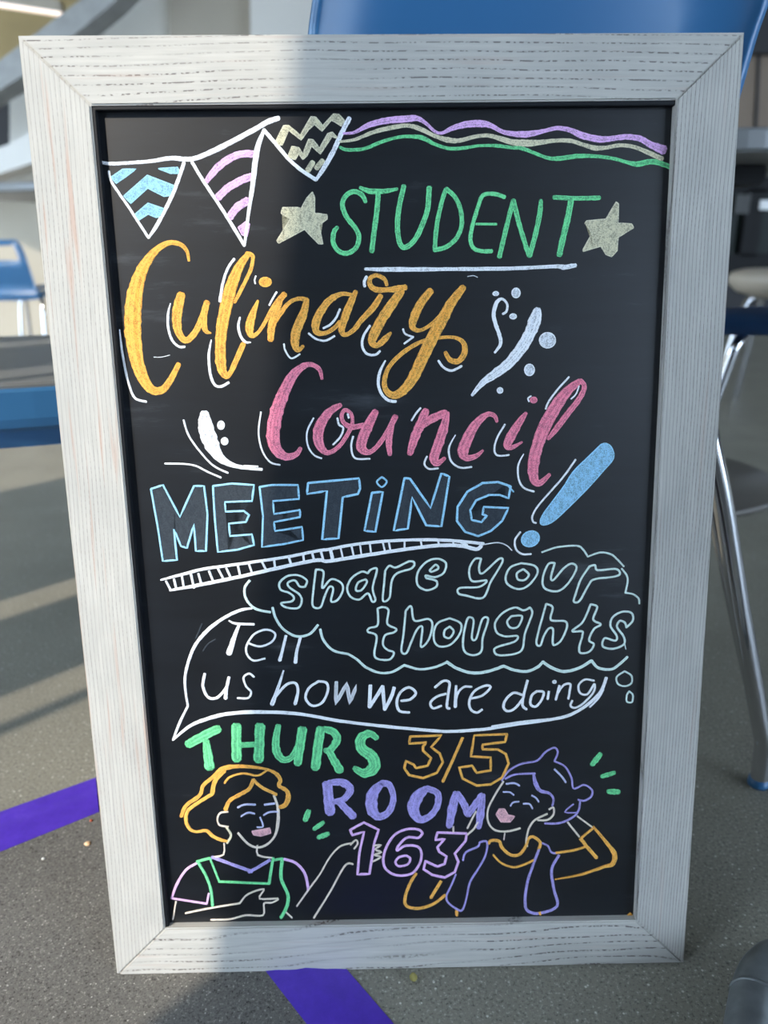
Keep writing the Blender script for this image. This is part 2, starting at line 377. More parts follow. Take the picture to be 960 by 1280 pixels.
# ------------------------------------------------------------------ furniture behind the sign
def lounge():
    zt, zb = at(30, 487, .46).z, at(30, 560, .50).z; c = Vector((-.745, .80, 0)); h = zt - zb
    root = empty('lounge_seat', c, radians(14), label='blue seat with a flat grey top at the left edge of the sign', category='seat')
    def loft(bm, prof, a=.36, n=72):
        rings = []
        for k, z in prof:
            ring = []
            for i in range(n):
                th = 2 * pi * i / n; cx, sy = cos(th), sin(th)
                ring.append(bm.verts.new((a * k * math.copysign(abs(cx) ** .5, cx), a * k * math.copysign(abs(sy) ** .5, sy), z)))
            rings.append(ring)
        for p, q in zip(rings, rings[1:]):
            for i in range(n): bm.faces.new((p[i], p[(i + 1) % n], q[(i + 1) % n], q[i]))
        bm.faces.new(rings[0][::-1]); bm.faces.new(rings[-1]); return bm
    bm = NB(); loft(bm, [(.86, zb + .006), (.93, zb), (.965, zb + h * .28), (.99, zb + h * .36), (1.0, zb + h * .5), (1.0, zt - .008), (.992, zt - .003), (.97, zt - .003)]); sub('shell', bm, BLUE, root)
    bm = NB(); loft(bm, [(.97, zt - .004), (.982, zt - .003), (.982, zt + .001), (.965, zt + .004)]); sub('top', bm, GREYTOP, root)
    bm = NB(); lathe(bm, [(0, 0), (.05, 0), (.05, .012), (.03, .03), (.028, zb + .005), (0, zb + .005)], 40, (.19, .04, 0)); sub('pedestal', bm, BLACK, root, True)
lounge()
def bar_table(c, label, rt, ztop, th, rb, group='bar height tables with pedestals'):
    root = empty('bar_table', c, label=label, category='table', group=None)
    bm = NB(); lathe(bm, [(0, ztop - th), (rt - .01, ztop - th), (rt, ztop - th + .008), (rt, ztop - .006), (rt - .006, ztop), (0, ztop)], 72); sub('tabletop', bm, GREYTOP, root)
    bm = NB(); box(bm, -.16, .16, -.16, .16, ztop - th - .05, ztop - th, .006); sub('bracket', bm, BLACK, root)
    bm = NB(); lathe(bm, [(0, .02), (.045, .02), (.04, ztop - th - .05), (0, ztop - th - .05)], 28); sub('post', bm, STEEL, root, True)
    bm = NB(); lathe(bm, [(0, 0), (rb, 0), (rb, .012), (rb - .01, .018), (.08, .03), (.045, .05), (0, .05)], 64); sub('base', bm, DISC, root, True)
bar_table((0.90, 1.80, 0), 'grey topped bar table with a round disc foot behind the right edge of the sign', .46, at(940, 160, 1.36).z, at(940, 160, 1.36).z - at(940, 191, 1.36).z, .39)
bar_table(at(110, 235, 4.1).xy.to_3d(), 'grey topped bar table in the background behind the left edge of the sign', .60, at(20, 228, 3.55).z, at(20, 228, 3.55).z - at(20, 240, 3.55).z, .36)

def shell_chair(c, rz, mt, label, slot, zs=.46, group=None):
    root = empty('shell_chair', c, rz, label=label, category='chair')
    bm = NB()
    prof = [(-.24, -.03), (-.2, .0), (-.1, .005), (0, 0), (.1, .002), (.19, .012), (.225, .0), (.235, -.03)]
    g = []
    for ix in range(9):
        x = -.23 + .46 * ix / 8; k = abs(x) / .23
        g.append([bm.verts.new((x, y * (1 - .10 * k ** 3), zs + z + .012 * k * k)) for y, z in prof])
    for a, b2 in zip(g, g[1:]):
        for j in range(len(prof) - 1): bm.faces.new((a[j], a[j + 1], b2[j + 1], b2[j]))
    bmesh.ops.solidify(bm, geom=bm.faces[:], thickness=.012); sub('seat', bm, mt, root, True)
    bm = NB()
    def bpt(x, z): # backrest surface, rear side at -y, curved about the sitter
        return Vector((x, -.215 - .10 * (z - zs) / .34 + .35 * x * x, z))
    zs_ = [zs - .005, zs + .08, zs + .16, zs + .215, zs + .25, zs + .30, zs + .335]; xs = [-.205, -.19, -.15, -.09, 0, .09, .15, .19, .205]
    vv = {}
    for i, z in enumerate(zs_):
        for j, x in enumerate(xs):
            sc = 1.0 if i < 5 else (0.97 if i == 5 else .88); vv[i, j] = bm.verts.new(bpt(x * sc, z))
    for i in range(len(zs_) - 1):
        for j in range(len(xs) - 1):
            if slot and i in (3, 4) and 1 < j < 6: continue
            bm.faces.new((vv[i, j], vv[i, j + 1], vv[i + 1, j + 1], vv[i + 1, j]))
    bmesh.ops.solidify(bm, geom=bm.faces[:], thickness=.016); sub('backrest', bm, mt, root, True)
    for sx in (-1, 1):
        bm = NB(); tube(bm, [(sx * .15, .12, zs - .02), (sx * .2, .2, zs - .05), (sx * .235, .235, .02), (sx * .235, .235, 0)], .0125, 12, 5); sub('leg', bm, CHROME, root, True)
        bm = NB(); tube(bm, [(sx * .15, -.1, zs - .02), (sx * .2, -.17, zs - .05), (sx * .23, -.26, .02), (sx * .23, -.26, 0)], .0125, 12, 5); sub('leg', bm, CHROME, root, True)
    return root
shell_chair(at(44, 400, 4.7).xy.to_3d(), radians(-14), BLUE, 'blue plastic chair with a slot in its backrest at the left edge of the photo', True)
shell_chair(at(78, 392, 5.7).xy.to_3d(), radians(80), BLUE, 'blue chair with pale legs, second from the left, partly behind the sign', True)
def round_stool():
    p = at(985, 356, 2.9); z = p.z
    root = empty('round_stool', (p.x, p.y, 0), label='beige rounded seat on chrome legs in front of the dark window at the far right', category='stool')
    bm = NB(); lathe(bm, [(0, -.062), (.13, -.055), (.21, -.03), (.245, .005), (.25, .03), (.235, .055), (.19, .068), (.08, .072), (0, .072)], 56, (0, 0, z)); sub('seat', bm, GREYPL, root, True)
    for k in range(4):
        a = k * pi / 2 + .08
        bm = NB(); tube(bm, [(.15 * cos(a), .15 * sin(a), z - .05), (.20 * cos(a), .20 * sin(a), z - .12), (.29 * cos(a), .29 * sin(a), .02), (.29 * cos(a), .29 * sin(a), 0)], .013, 14, 5); sub('leg', bm, CHROME, root, True)
round_stool()
def low_chair():
    p = at(978, 392, 1.12); zs = p.z
    root = empty('stacking_chair', (p.x, p.y, 0), radians(0), label='blue seat on bent chrome legs under the bar table right of the sign', category='chair')
    bm = NB(); g = []
    for i in range(15):
        th = pi * (i / 14); x = -.20 * cos(th)
        yw = .19 * (max(0, 1 - (abs(x) / .205) ** 3.2)) ** .5 + .01
        g.append([bm.verts.new((x, -yw + 2 * yw * j / 8, zs + .012 - .034 * (abs(j - 4) / 4) ** 3 - .012 * (abs(x) / .2) ** 2)) for j in range(9)])
    for a, b2 in zip(g, g[1:]):
        for j in range(8): bm.faces.new((a[j], a[j + 1], b2[j + 1], b2[j]))
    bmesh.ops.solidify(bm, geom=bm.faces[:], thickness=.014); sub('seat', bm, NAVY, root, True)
    w = lambda x, y, Y: at(x, y, Y) - Vector((p.x, p.y, 0))
    e_ = w(838, 700, 1.0); e_.z = .0
    bm = NB(); tube(bm, [w(1010, 413, 1.06), w(958, 413, 1.04), w(936, 416, 1.02), w(920, 432, 1.0), w(905, 470, 1.0), w(880, 540, 1.0), w(850, 640, 1.0), e_], .0115, 16, 8); sub('leg', bm, CHROME, root, True)
    for k, (y0) in enumerate((-.05, .13)):
        for sx in (-1, 1):
            if k == 0 and sx < 0: continue
            bm = NB(); tube(bm, [(0.02 * sx, y0, zs - .045), (sx * .07, y0, zs - .05), (sx * .13, y0, zs - .08), (sx * .19, y0 + .01, zs - .2), (sx * .235, y0 + .03, .06), (sx * .245, y0 + .03, .012)], .0125, 14, 6); sub('leg', bm, CHROME, root, True)
low_chair()

def bar_stool():
    base = Vector((.22, .56, 0))
    root = empty('bar_stool', base, label='tall blue bar stool standing right behind the sign, backrest above its top edge', category='stool')
    # backrest: tall curved shell facing the sign
    out = [(384, 44), (388, 8), (402, -60), (440, -112), (520, -128), (800, -132), (920, -118), (972, -70), (978, -20), (958, 40), (932, 125), (905, 205), (865, 280), (800, 330), (560, 335), (460, 300), (405, 200), (387, 110)]
    pts = [at(x, y, .27) for x, y in spline([(*o,) for o in out] + [out[0]], 4)[:-1]]
    cx = sum(p.x for p in pts) / len(pts); cz = sum(p.z for p in pts) / len(pts)
    bm = NB()
    def place(x, z): return Vector((x, .265 + .45 * (x - cx) ** 2, z)) - base
    rings = []
    for s, off in ((1.0, .030), (1.012, .014), (1.0, 0.0), (.955, -.004), (.93, .010), (.6, .013), (.3, .014)):
        rings.append([bm.verts.new(place(cx + (p.x - cx) * s, cz + (p.z - cz) * s) + Vector((0, off, 0))) for p in pts])
    n = len(pts)
    for a, b2 in zip(rings, rings[1:]):
        for k in range(n): bm.faces.new((a[k], a[(k + 1) % n], b2[(k + 1) % n], b2[k]))
    bm.faces.new(rings[-1]); bm.faces.new(rings[0][::-1]); sub('backrest', bm, BLUE, root, True)
    bm = NB(); lathe(bm, [(0, .72), (.16, .715), (.20, .73), (.21, .75), (.19, .757), (0, .75)], 48, (0, 0, 0)); sub('seat', bm, BLUE, root, True)
    q = lambda x, y, Y: at(x, y, Y) - base
    f = ground(952, 986) - base; g = q(955, 928, .287)
    bm = NB(); tube(bm, [(.02, -.10, .715), (.06, -.2, .62), q(850, 440, .31), q(895, 585, .30), q(926, 765, .292), q(951, 905, .288), g, (f.x, f.y + .01, .03), (f.x, f.y + .01, .004)], .0128, 18, 8)
    lg = sub('leg', bm, CHROME, root, True)
    bm = NB(); lathe(bm, [(0, 0), (.0145, 0), (.0148, .004), (.0135, .012), (0, .012)], 20, (f.x, f.y + .01, 0)); sub('foot_cap', bm, BLUE, lg, True)
    bm = NB(); tube(bm, [q(878, 560, .34), q(893, 640, .335), q(921, 780, .32), q(945, 890, .305)], .0085, 14, 6); sub('brace', bm, CHROME, root, True)
    for (x, y) in ((.24, .22), (-.24, .22), (-.24, -.15)):
        bm = NB(); tube(bm, [(x * .5, y * .5, .715), (x * .7, y * .7, .66), (x, y, .03), (x, y, 0)], .0125, 14, 6); sub('leg', bm, CHROME, root, True)
bar_stool()
# thick grey tube at the lower right corner
tc = Vector((1.02, -.06, 0))
root = empty('cafe_table', tc, label='grey table with a thick scuffed metal leg curving in at the lower right corner', category='table')
q = lambda p: Vector((p.x, p.y, p.z)) - tc
bm = NB(); tube(bm, [q(ground(922, 1390, .0235)), q(ground(932, 1330, .0235)), q(ground(945, 1245, .024)), q(ground(962, 1212, .026)), q(ground(1000, 1196, .034)), Vector((-.46, .02, .12)), Vector((-.36, .01, .40)), Vector((-.22, 0, .69))], .0235, 26, 8); lg = sub('leg', bm, STEEL, root, True)
bm = NB(); tube(bm, [q(ground(944, 1250, .024)), q(ground(944.6, 1246.5, .024))], .0246, 26, 0); sub('collar', bm, STEEL, lg, True)
for k in (1, 2, 3):
    M_ = Matrix.Rotation(k * pi / 2, 3, 'Z')
    bm = NB(); tube(bm, [M_ @ Vector(v) for v in ((-.56, -.1, .0235), (-.60, 0, .026), (-.55, .02, .05), (-.46, .02, .12), (-.36, .01, .40), (-.22, 0, .69))], .0235, 20, 6); sub('leg', bm, STEEL, root, True)
bm = NB(); lathe(bm, [(0, .69), (.36, .69), (.37, .698), (.37, .714), (.36, .72), (0, .72)], 64); sub('tabletop', bm, GREYTOP, root)

# ------------------------------------------------------------------ the sign
sign = empty('chalkboard_sign', (0, 0, 0), label='standing chalkboard sign in a whitewashed wooden frame with a drawn student meeting notice', category='sign')
def spart(name, bm, mt, par=None, smooth=False):
    o = build(name, bm, mt, par or sign, smooth)
    if par is None: o.rotation_euler = (-LEAN, 0, 0)
    return o
oc = [brd(*p) for p in ((22, 44), (931, 40), (855, 1204), (146, 1219.5))]          # outer corners TL TR BR BL
ic = [brd(*p) for p in ((113, 131.5), (845.5, 124.5), (795, 1151), (206, 1161))]
FT = 0.024
def member(name, a, b2, c, d, mt):
    bm = NB(); prism(bm, [Vector((p.x, 0, p.y)) for p in (a, b2, c, d)], Vector((0, FT, 0)), 0.0013); return spart(name, bm, mt)
gap = 0.0003
member('frame_rail', oc[0], oc[1], ic[1], ic[0], WTOP)
member('frame_stile', oc[1], oc[2], ic[2], ic[1], WRIGHT)
member('frame_rail', oc[2], oc[3], ic[3], ic[2], WBOT)
member('frame_stile', oc[3], oc[0], ic[0], ic[3], WLEFT)
bm = NB(); box(bm, -.272, .268, RECESS, RECESS + .006, .035, .875); panel = spart('chalkboard', bm, BOARD)
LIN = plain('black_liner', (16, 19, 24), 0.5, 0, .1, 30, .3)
def ilp(p, q, s_): return p + (q - p) * s_
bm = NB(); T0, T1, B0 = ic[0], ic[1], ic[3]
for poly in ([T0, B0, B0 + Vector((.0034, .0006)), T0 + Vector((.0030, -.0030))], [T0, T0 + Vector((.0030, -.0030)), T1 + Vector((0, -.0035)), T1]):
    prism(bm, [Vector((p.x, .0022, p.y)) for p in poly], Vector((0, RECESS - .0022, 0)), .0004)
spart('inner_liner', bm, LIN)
for sx in (-1, 1):                                     # corner plates behind the top corners
    bm = NB(); x = oc[0].x if sx < 0 else oc[1].x
    box(bm, min(x + sx * .0018, x - sx * .045), max(x + sx * .0018, x - sx * .045), FT + .0005, FT + .004, .832, .9135, .0006)
    spart('corner_plate', bm, plain('raw_wood', (186, 158, 118), .7))
# rear leaf of the stand
TOP = BUP * .905 - BN * (FT + .006)
rear = build('rear_frame', NB(), WLEFT, sign); bm = NB()
Lr = TOP.z / cos(radians(9))
for (x0, x1, z0, z1) in ((-.303, -.253, -Lr, 0), (.253, .303, -Lr, 0), (-.253, .253, -.06, 0), (-.253, .253, -Lr + .03, -Lr + .08)):
    box(bm, x0, x1, .0, .018, z0, z1, .001)
box(bm, -.256, .256, .006, .011, -Lr + .075, -.055)
bm.to_mesh(rear.data); bm.free(); rear.location = TOP; rear.rotation_euler = (radians(9), 0, 0)
for sx in (-1, 1):
    bm = NB(); box(bm, sx * .2 - .025, sx * .2 + .025, FT, FT + .003, .895, .9075, .0005); spart('hinge', bm, BLACK)

# ---- chalk drawing: strokes laid on the board
LAY = [0]
class Chalk:
    def __init__(s, name, label=None): s.name, s.label, s.bm, s.mats = name, label, NB(), []
    def crop(s, x0, y0, k): s.x0, s.y0, s.k = x0, y0, k; return s
    def mi(s, c):
        if c not in s.mats: s.mats.append(c)
        return s.mats.index(c)
    def P(s, x, y): return brd(s.x0 + x / s.k, s.y0 + y / s.k, -RECESS)
    def sc(s, x, y):
        a = s.P(x, y); b2 = s.P(x + s.k, y); return (b2 - a).length
    def L(s, c, w, pts, n=7, rough=.09, sharp=False, thin=False):
        """stroke: w in crop pixels unless a point carries its own width"""
        LAY[0] += 1; h = 0.00022 + LAY[0] * 1.0e-6; mi = s.mi(c)
        pts = [(p[0], p[1], (p[2] if len(p) > 2 else w)) for p in pts]
        if not thin and not sharp and c in RUB and max(p[2] for p in pts) / s.k > 5.2:
            s.L('~' + c, w, pts, n, rough, thin=True)
            for o_, f in ((-.37, .24), (.36, .26), (random.uniform(-.12, .12), .22), (random.uniform(-.25, .25), .16)):
                q = spline(pts, n); out = []
                for i, p in enumerate(q):
                    a, b2 = q[max(0, i - 1)], q[min(len(q) - 1, i + 1)]; dx, dy = b2[0] - a[0], b2[1] - a[1]; d = math.hypot(dx, dy) or 1
                    oo = o_ * (1 + .12 * sin(i * 1.7)); out.append((p[0] - dy / d * p[2] * oo, p[1] + dx / d * p[2] * oo, p[2] * f * random.uniform(.7, 1.2)))
                a0 = 0 if abs(o_) > .3 else random.randint(0, max(0, len(out) // 4)); a1 = len(out) if abs(o_) > .3 else len(out) - random.randint(0, max(0, len(out) // 4))
                if a1 - a0 > 2: s.L(c, w, out[a0:a1:2], 3, .2, thin=True)
            return s
        sm = pts if sharp else spline(pts, n)
        if sharp:
            q = []
            for a, b2 in zip(sm, sm[1:]): q += [tuple(u + (v - u) * i / 4 for u, v in zip(a, b2)) for i in range(4)]
            sm = q + [sm[-1]]
        sm = [p for i, p in enumerate(sm) if i == 0 or abs(p[0] - sm[i - 1][0]) + abs(p[1] - sm[i - 1][1]) > .05]
        V = [(s.P(x, y), max(.5, ww) / s.k * s.sc(x, y) / 2) for x, y, ww in sm]
        if len(V) < 2: return s
        # round the ends a little
        (a, ra), (b2, rb) = V[0], V[-1]
        da = (V[0][0] - V[1][0]).normalized(); db = (V[-1][0] - V[-2][0]).normalized()
        V = [(a + da * ra * .55, ra * .55)] + V + [(b2 + db * rb * .55, rb * .55)]
        rows = []
        for i, (p, r) in enumerate(V):
            d = V[min(i + 1, len(V) - 1)][0] - V[max(i - 1, 0)][0]
            d = d.normalized() if d.length > 1e-9 else Vector((1, 0))
            nn = Vector((-d.y, d.x)); j1, j2 = (1 + random.uniform(-rough, rough) for _ in range(2))
            l, r_ = p + nn * r * j1, p - nn * r * j2
            rows.append([s.bm.verts.new((v.x, y, v.y)) for v, y in ((l, RECESS), (l * .85 + r_ * .15, RECESS - h), (l * .15 + r_ * .85, RECESS - h), (r_, RECESS))])
        for a, b2 in zip(rows, rows[1:]):
            for k in range(3): s.bm.faces.new((a[k], a[k + 1], b2[k + 1], b2[k])).material_index = mi
        return s
    def C(s, c, w, pts, n=7):      # closed outline with soft corners
        return s.L(c, w, list(pts) + [pts[0]], n) if False else s.L(c, w, pts if pts[0][:2] == pts[-1][:2] else list(pts) + [pts[0]], n)
    def O(s, c, w, pts): return s.L(c, w, pts if pts[0][:2] == pts[-1][:2] else list(pts) + [pts[0]], sharp=True)
    def fill(s, c, pts, low=False, smooth=0):
        if not low and c in RUB:
            s.fill('~' + c, pts, False, smooth)
            q = spline(list(pts) + [pts[0]], smooth) if smooth else list(pts) + [pts[0]]
            return s.O(c, 1.7 * s.k, q)
        LAY[0] += 1; h = 0.00012 if low else 0.00022 + LAY[0] * 1.0e-6; mi = s.mi(c)
        if smooth: pts = spline(list(pts) + [pts[0]], smooth)[:-1]
        # jitter along the outline so that edges look hand rubbed
        q = []
        for a, b2 in zip(pts, list(pts[1:]) + [pts[0]]):
            m_ = max(1, int(math.hypot(b2[0] - a[0], b2[1] - a[1]) / (s.k * 3)))
            for i in range(m_): q.append((a[0] + (b2[0] - a[0]) * i / m_ + random.uniform(-.3, .3) * s.k, a[1] + (b2[1] - a[1]) * i / m_ + random.uniform(-.3, .3) * s.k))
        vs = []
        for x, y in q:
            p = s.P(x, y); vs.append(s.bm.verts.new((p.x, RECESS - h, p.y)))
        f = s.bm.faces.new(vs); f.material_index = mi
        bmesh.ops.triangulate(s.bm, faces=[f]); return s
    def dot(s, c, x, y, a, b2=None, rot=0):
        b2 = b2 or a
        return s.fill(c, [(x + a * cos(t) * cos(rot) - b2 * sin(t) * sin(rot), y + a * cos(t) * sin(rot) + b2 * sin(t) * cos(rot)) for t in [2 * pi * i / 18 for i in range(18)]])
    def done(s):
        for f in s.bm.faces:
            f.normal_update()
            if f.normal.y > 0: f.normal_flip()
        me = bpy.data.meshes.new(s.name); s.bm.to_mesh(me); s.bm.free()
        for c in s.mats: me.materials.append(RUB[c[1:]] if c[0] == '~' else CH[c])
        o = bpy.data.objects.new(s.name, me); COL.objects.link(o); o.parent = panel
        if s.label: o['label'] = s.label
        return o

# --- bunting
A6 = (120, 130, 6.0); B48 = (240, 130, 4.8); C4 = (420, 130, 4.3636); D4 = (620, 130, 4.3636)
b = Chalk('chalk_bunting', 'chalk bunting of three patterned flags at the top left').crop(*B48)
b.L('white', 28, [(-490, -1)]) if False else None
b.crop(*A6)
b.fill('blue', [(115, 548), (200, 490), (300, 488), (230, 540), (150, 595)]).fill('blue', [(470, 485), (612, 475), (630, 520), (560, 520)])
b.fill('blue', [(210, 690), (385, 535), (590, 615), (560, 685), (510, 692), (388, 630), (260, 745)]).fill('blue', [(290, 830), (390, 745), (520, 790), (490, 840), (450, 850), (390, 825), (320, 870)])
b.L('white', 20, [(95, 505), (115, 580), (180, 680), (250, 780), (320, 890), (395, 1005)]).L('white', 28, [(395, 1005, 16), (450, 920), (500, 830), (560, 710), (620, 560), (660, 440)])
b.crop(*B48)
b.L('lilac', 42, [(85, 465, 30), (150, 385), (230, 325), (300, 300), (370, 300)]).L('lilac', 44, [(155, 560), (220, 500), (300, 455), (360, 435)]).L('lilac', 46, [(225, 680), (270, 620), (335, 580)])
b.fill('lilac', [(278, 740), (325, 705), (345, 720), (330, 795), (300, 785)])
b.L('white', 20, [(0, 350), (80, 480), (160, 600), (230, 710), (315, 850)]).L('white', 28, [(315, 850, 16), (340, 650, 20), (365, 480), (390, 280, 34), (430, 160, 18)])
b.fill('cream', [(495, 240), (550, 130), (580, 130), (650, 188), (715, 75), (742, 80), (785, 130), (850, 60), (880, 62), (915, 100), (895, 132), (860, 108), (835, 97), (780, 162), (735, 122), (700, 152), (655, 215), (580, 157), (540, 247)])
b.fill('cream', [(572, 325), (600, 255), (640, 262), (665, 300), (700, 212), (725, 215), (765, 265), (815, 178), (842, 170), (875, 205), (838, 197), (770, 300), (717, 252), (690, 310), (665, 332), (640, 297), (620, 332)])
b.L('cream', 34, [(695, 400), (725, 350)]).L('cream', 32, [(745, 385), (785, 340)])
b.L('white', 22, [(430, 155), (500, 235), (580, 330), (660, 400), (745, 455)]).L('white', 28, [(745, 455, 18), (800, 370), (850, 280), (900, 170), (945, 85)])
b.L('white', 30, [(-565, 345, 16), (-490, 358, 20), (-360, 352, 20), (-240, 343, 22), (-125, 325, 26), (0, 330, 28), (120, 285), (250, 220), (380, 150), (460, 105), (520, 84)])
b.done()
# --- waves
g = Chalk('chalk_wave', 'lilac chalk wave line').crop(*C4)
g.L('lilac', 26, [(40, 160, 12), (100, 155, 16), (180, 115, 28), (280, 90, 34), (380, 82, 36), (440, 78, 28), (490, 105, 18), (540, 150, 16), (580, 158, 16), (640, 130, 26), (720, 110, 36), (800, 108, 36), (850, 120, 26), (900, 148, 22), (960, 162, 26), (1043, 165, 34), (1123, 150, 22), (1203, 132, 22), (1273, 142, 26), (1343, 172, 34), (1433, 192, 34), (1493, 190, 28), (1573, 180, 28), (1653, 187, 30), (1713, 220, 34), (1790, 252, 48)]).done()
g = Chalk('chalk_wave', 'cream chalk wave line').crop(*C4)
g.L('cream', 20, [(20, 205, 12), (100, 195, 16), (200, 155), (300, 130, 24), (380, 118), (450, 132, 24), (540, 175), (620, 198, 28), (680, 198, 22), (760, 178), (830, 172), (900, 190, 26), (960, 208, 30), (1033, 214, 36), (1113, 210, 28), (1193, 200), (1273, 200, 22), (1343, 220), (1413, 240, 26), (1473, 238), (1553, 225), (1633, 237), (1713, 270, 24), (1780, 300, 24)]).done()
g = Chalk('chalk_wave', 'green chalk wave line').crop(*C4)
g.L('green', 18, [(20, 235, 14), (60, 250), (150, 245), (240, 210), (330, 183, 16), (400, 177), (470, 185, 24), (540, 220), (620, 243), (700, 240), (780, 228, 14), (870, 228), (960, 238), (1013, 242, 20), (1083, 268), (1153, 294), (1213, 298, 24), (1323, 284, 24), (1423, 286), (1513, 298), (1583, 317), (1643, 328, 28), (1723, 314, 28), (1793, 332, 26), (1838, 350, 28)]).done()
# --- stars
g = Chalk('chalk_star', 'filled cream chalk star left of the word').crop(*B48)
g.fill('cream', [(722, 530), (735, 560), (735, 655), (810, 665), (810, 690), (760, 727), (785, 840), (760, 838), (675, 752), (520, 835), (510, 820), (590, 690), (535, 655), (545, 622), (635, 622), (655, 628), (690, 565)]); g.done()
g = Chalk('chalk_star', 'filled cream chalk star right of the word').crop(*D4)
g.fill('cream', [(655, 535), (668, 545), (665, 650), (740, 655), (750, 675), (665, 727), (660, 800), (630, 832), (600, 820), (572, 775), (475, 803), (475, 795), (525, 705), (485, 650), (495, 638), (600, 628)]); g.done()
# --- STUDENT
g = Chalk('chalk_word', 'green chalk word STUDENT').crop(*C4)
g.L('green', 26, [(162, 535, 20), (140, 495), (95, 478), (50, 505), (35, 555), (60, 620), (108, 680), (125, 730), (108, 785), (60, 815), (12, 800), (-15, 755), (-12, 700), (8, 672, 20)])
g.L('green', 24, [(130, 455, 16), (180, 475, 28), (260, 476, 26), (335, 463, 16)]).L('green', 28, [(230, 485), (225, 560), (210, 680), (195, 805)])
g.L('green', 28, [(370, 447), (345, 560), (335, 660), (345, 750), (375, 783), (430, 740), (470, 660), (500, 570), (508, 455)])
g.L('green', 24, [(600, 465), (575, 540), (550, 660), (538, 795)]).L('green', 24, [(600, 462), (650, 510), (680, 580), (685, 660), (658, 730), (600, 780), (535, 797)])
g.L('green', 22, [(920, 508), (860, 490), (800, 500), (772, 570), (745, 660), (733, 740), (752, 788), (800, 803), (850, 802)]).L('green', 14, [(765, 655), (875, 656)])
g.crop(*D4).L('green', 26, [(18, 835), (50, 700), (85, 560), (95, 525)]).L('green', 26, [(95, 525), (122, 640), (158, 760), (182, 830)]).L('green', 28, [(182, 830), (213, 720), (238, 600), (245, 525, 20)])
g.L('green', 24, [(315, 509), (440, 515), (565, 512)]).L('green', 32, [(410, 520), (392, 620), (368, 720), (345, 825)])
g.done()
g = Chalk('chalk_underline', 'white chalk underline').crop(*C4); g.L('white', 20, [(158, 900, 14), (300, 903, 24), (600, 901), (960, 897), (1193, 886), (1243, 890, 26), (1308, 880)], rough=.15).done()
# --- Culinary
E5 = (140, 290, 5.819); F6 = (260, 310, 6.0); G4 = (400, 330, 4.8); H6 = (570, 350, 6.0)
g = Chalk('chalk_word', 'orange chalk script word Culinary with white accent strokes').crop(*E5)
g.L('orange', 60, [(560, 210, 18), (545, 140, 26), (500, 92, 32), (420, 78, 36), (330, 125, 48), (250, 220, 70), (190, 350, 95), (160, 500, 115), (150, 650, 122), (160, 800, 112), (185, 950, 98), (235, 1080, 80), (300, 1152, 62), (370, 1145, 52), (430, 1070, 46), (485, 960, 36)], rough=.05)
g.L('orange', 60, [(505, 455, 62), (478, 560, 72), (472, 660, 66), (492, 745, 52), (540, 788, 46), (600, 738, 46), (650, 640, 46), (692, 510, 46)], rough=.05).L('orange', 40, [(690, 520, 40), (668, 620, 50), (680, 715, 36), (722, 736, 10)])
g.crop(*F6)
g.L('orange', 80, [(300, 50, 40), (235, 140, 66), (180, 270, 86), (140, 420, 92), (110, 560, 86), (95, 700, 80), (95, 850, 78), (112, 930, 64), (140, 962, 42), (165, 940, 36), (200, 870, 42), (265, 720, 42)], rough=.05).L('orange', 28, [(290, 45, 40), (335, 60, 30), (325, 150), (285, 240), (235, 340), (200, 410, 20)])
g.L('orange', 40, [(375, 395, 18), (335, 500, 52), (312, 590, 64), (325, 655, 42), (370, 640, 28), (420, 570, 28), (470, 480, 34), (520, 410, 46), (575, 345, 44)], rough=.05)
g.L('orange', 50, [(555, 370, 30), (510, 480, 56), (478, 590, 58), (470, 690, 48)]).L('orange', 32, [(475, 600, 30), (540, 495, 36), (610, 410, 30), (680, 380, 30), (742, 388, 34)]).L('orange', 60, [(742, 385, 36), (712, 500, 64), (662, 620, 70), (652, 715, 60), (675, 765, 38), (715, 735, 24)])
g.dot('orange', 430, 255, 44, 34)
g.crop(*G4)
g.L('orange', 36, [(190, 185, 22), (130, 180, 26), (60, 215, 40), (5, 285, 46), (-25, 355, 50), (-20, 408, 36), (30, 415, 26), (85, 385, 26), (120, 345, 24)], rough=.05)
g.L('orange', 40, [(215, 165, 28), (172, 260, 46), (140, 350, 44), (130, 400, 38), (150, 425, 26), (200, 398, 28), (250, 335, 32), (320, 260, 38), (365, 190, 32)], rough=.05)
g.L('orange', 24, [(402, 128, 20), (385, 90), (340, 68), (302, 85, 26), (302, 128, 30), (340, 155, 34), (400, 155, 28), (460, 150, 40), (515, 140, 34)]).L('orange', 50, [(490, 160, 44), (440, 230, 56), (372, 330, 58), (325, 420, 60), (312, 470, 44), (345, 488, 32), (390, 450, 36), (425, 412, 16)], rough=.05)
g.L('orange', 40, [(665, 160, 42), (602, 240, 50), (562, 330, 50), (556, 380, 36), (600, 398, 22), (670, 360, 22), (740, 290, 24)], rough=.05)
g.L('orange', 40, [(860, 140, 40), (790, 230, 56), (730, 340, 66), (670, 450, 72), (612, 570, 70), (560, 680, 64), (500, 758, 54), (440, 788, 44), (395, 755, 34), (388, 690, 28), (420, 610, 26), (500, 530, 26), (600, 470, 24), (700, 445, 20), (800, 440, 20), (858, 470, 28), (868, 530, 36), (830, 583, 34), (780, 575, 30), (752, 530, 24)], rough=.05)
g.crop(*E5)
for w, p in ((18, [(425, 520, 8), (408, 600), (410, 700), (440, 790), (490, 835), (530, 835)]), (18, [(55, 710, 8), (70, 850), (100, 1020), (130, 1130), (170, 1210), (250, 1235)]), (20, [(890, 195), (840, 270), (805, 380), (785, 505, 24)]), (20, [(722, 785, 10), (705, 900), (715, 1030), (745, 1108), (790, 1125), (850, 1095)]), (5, [(305, 910), (360, 910), (420, 895)])): g.L('white', w, p)
g.crop(*F6)
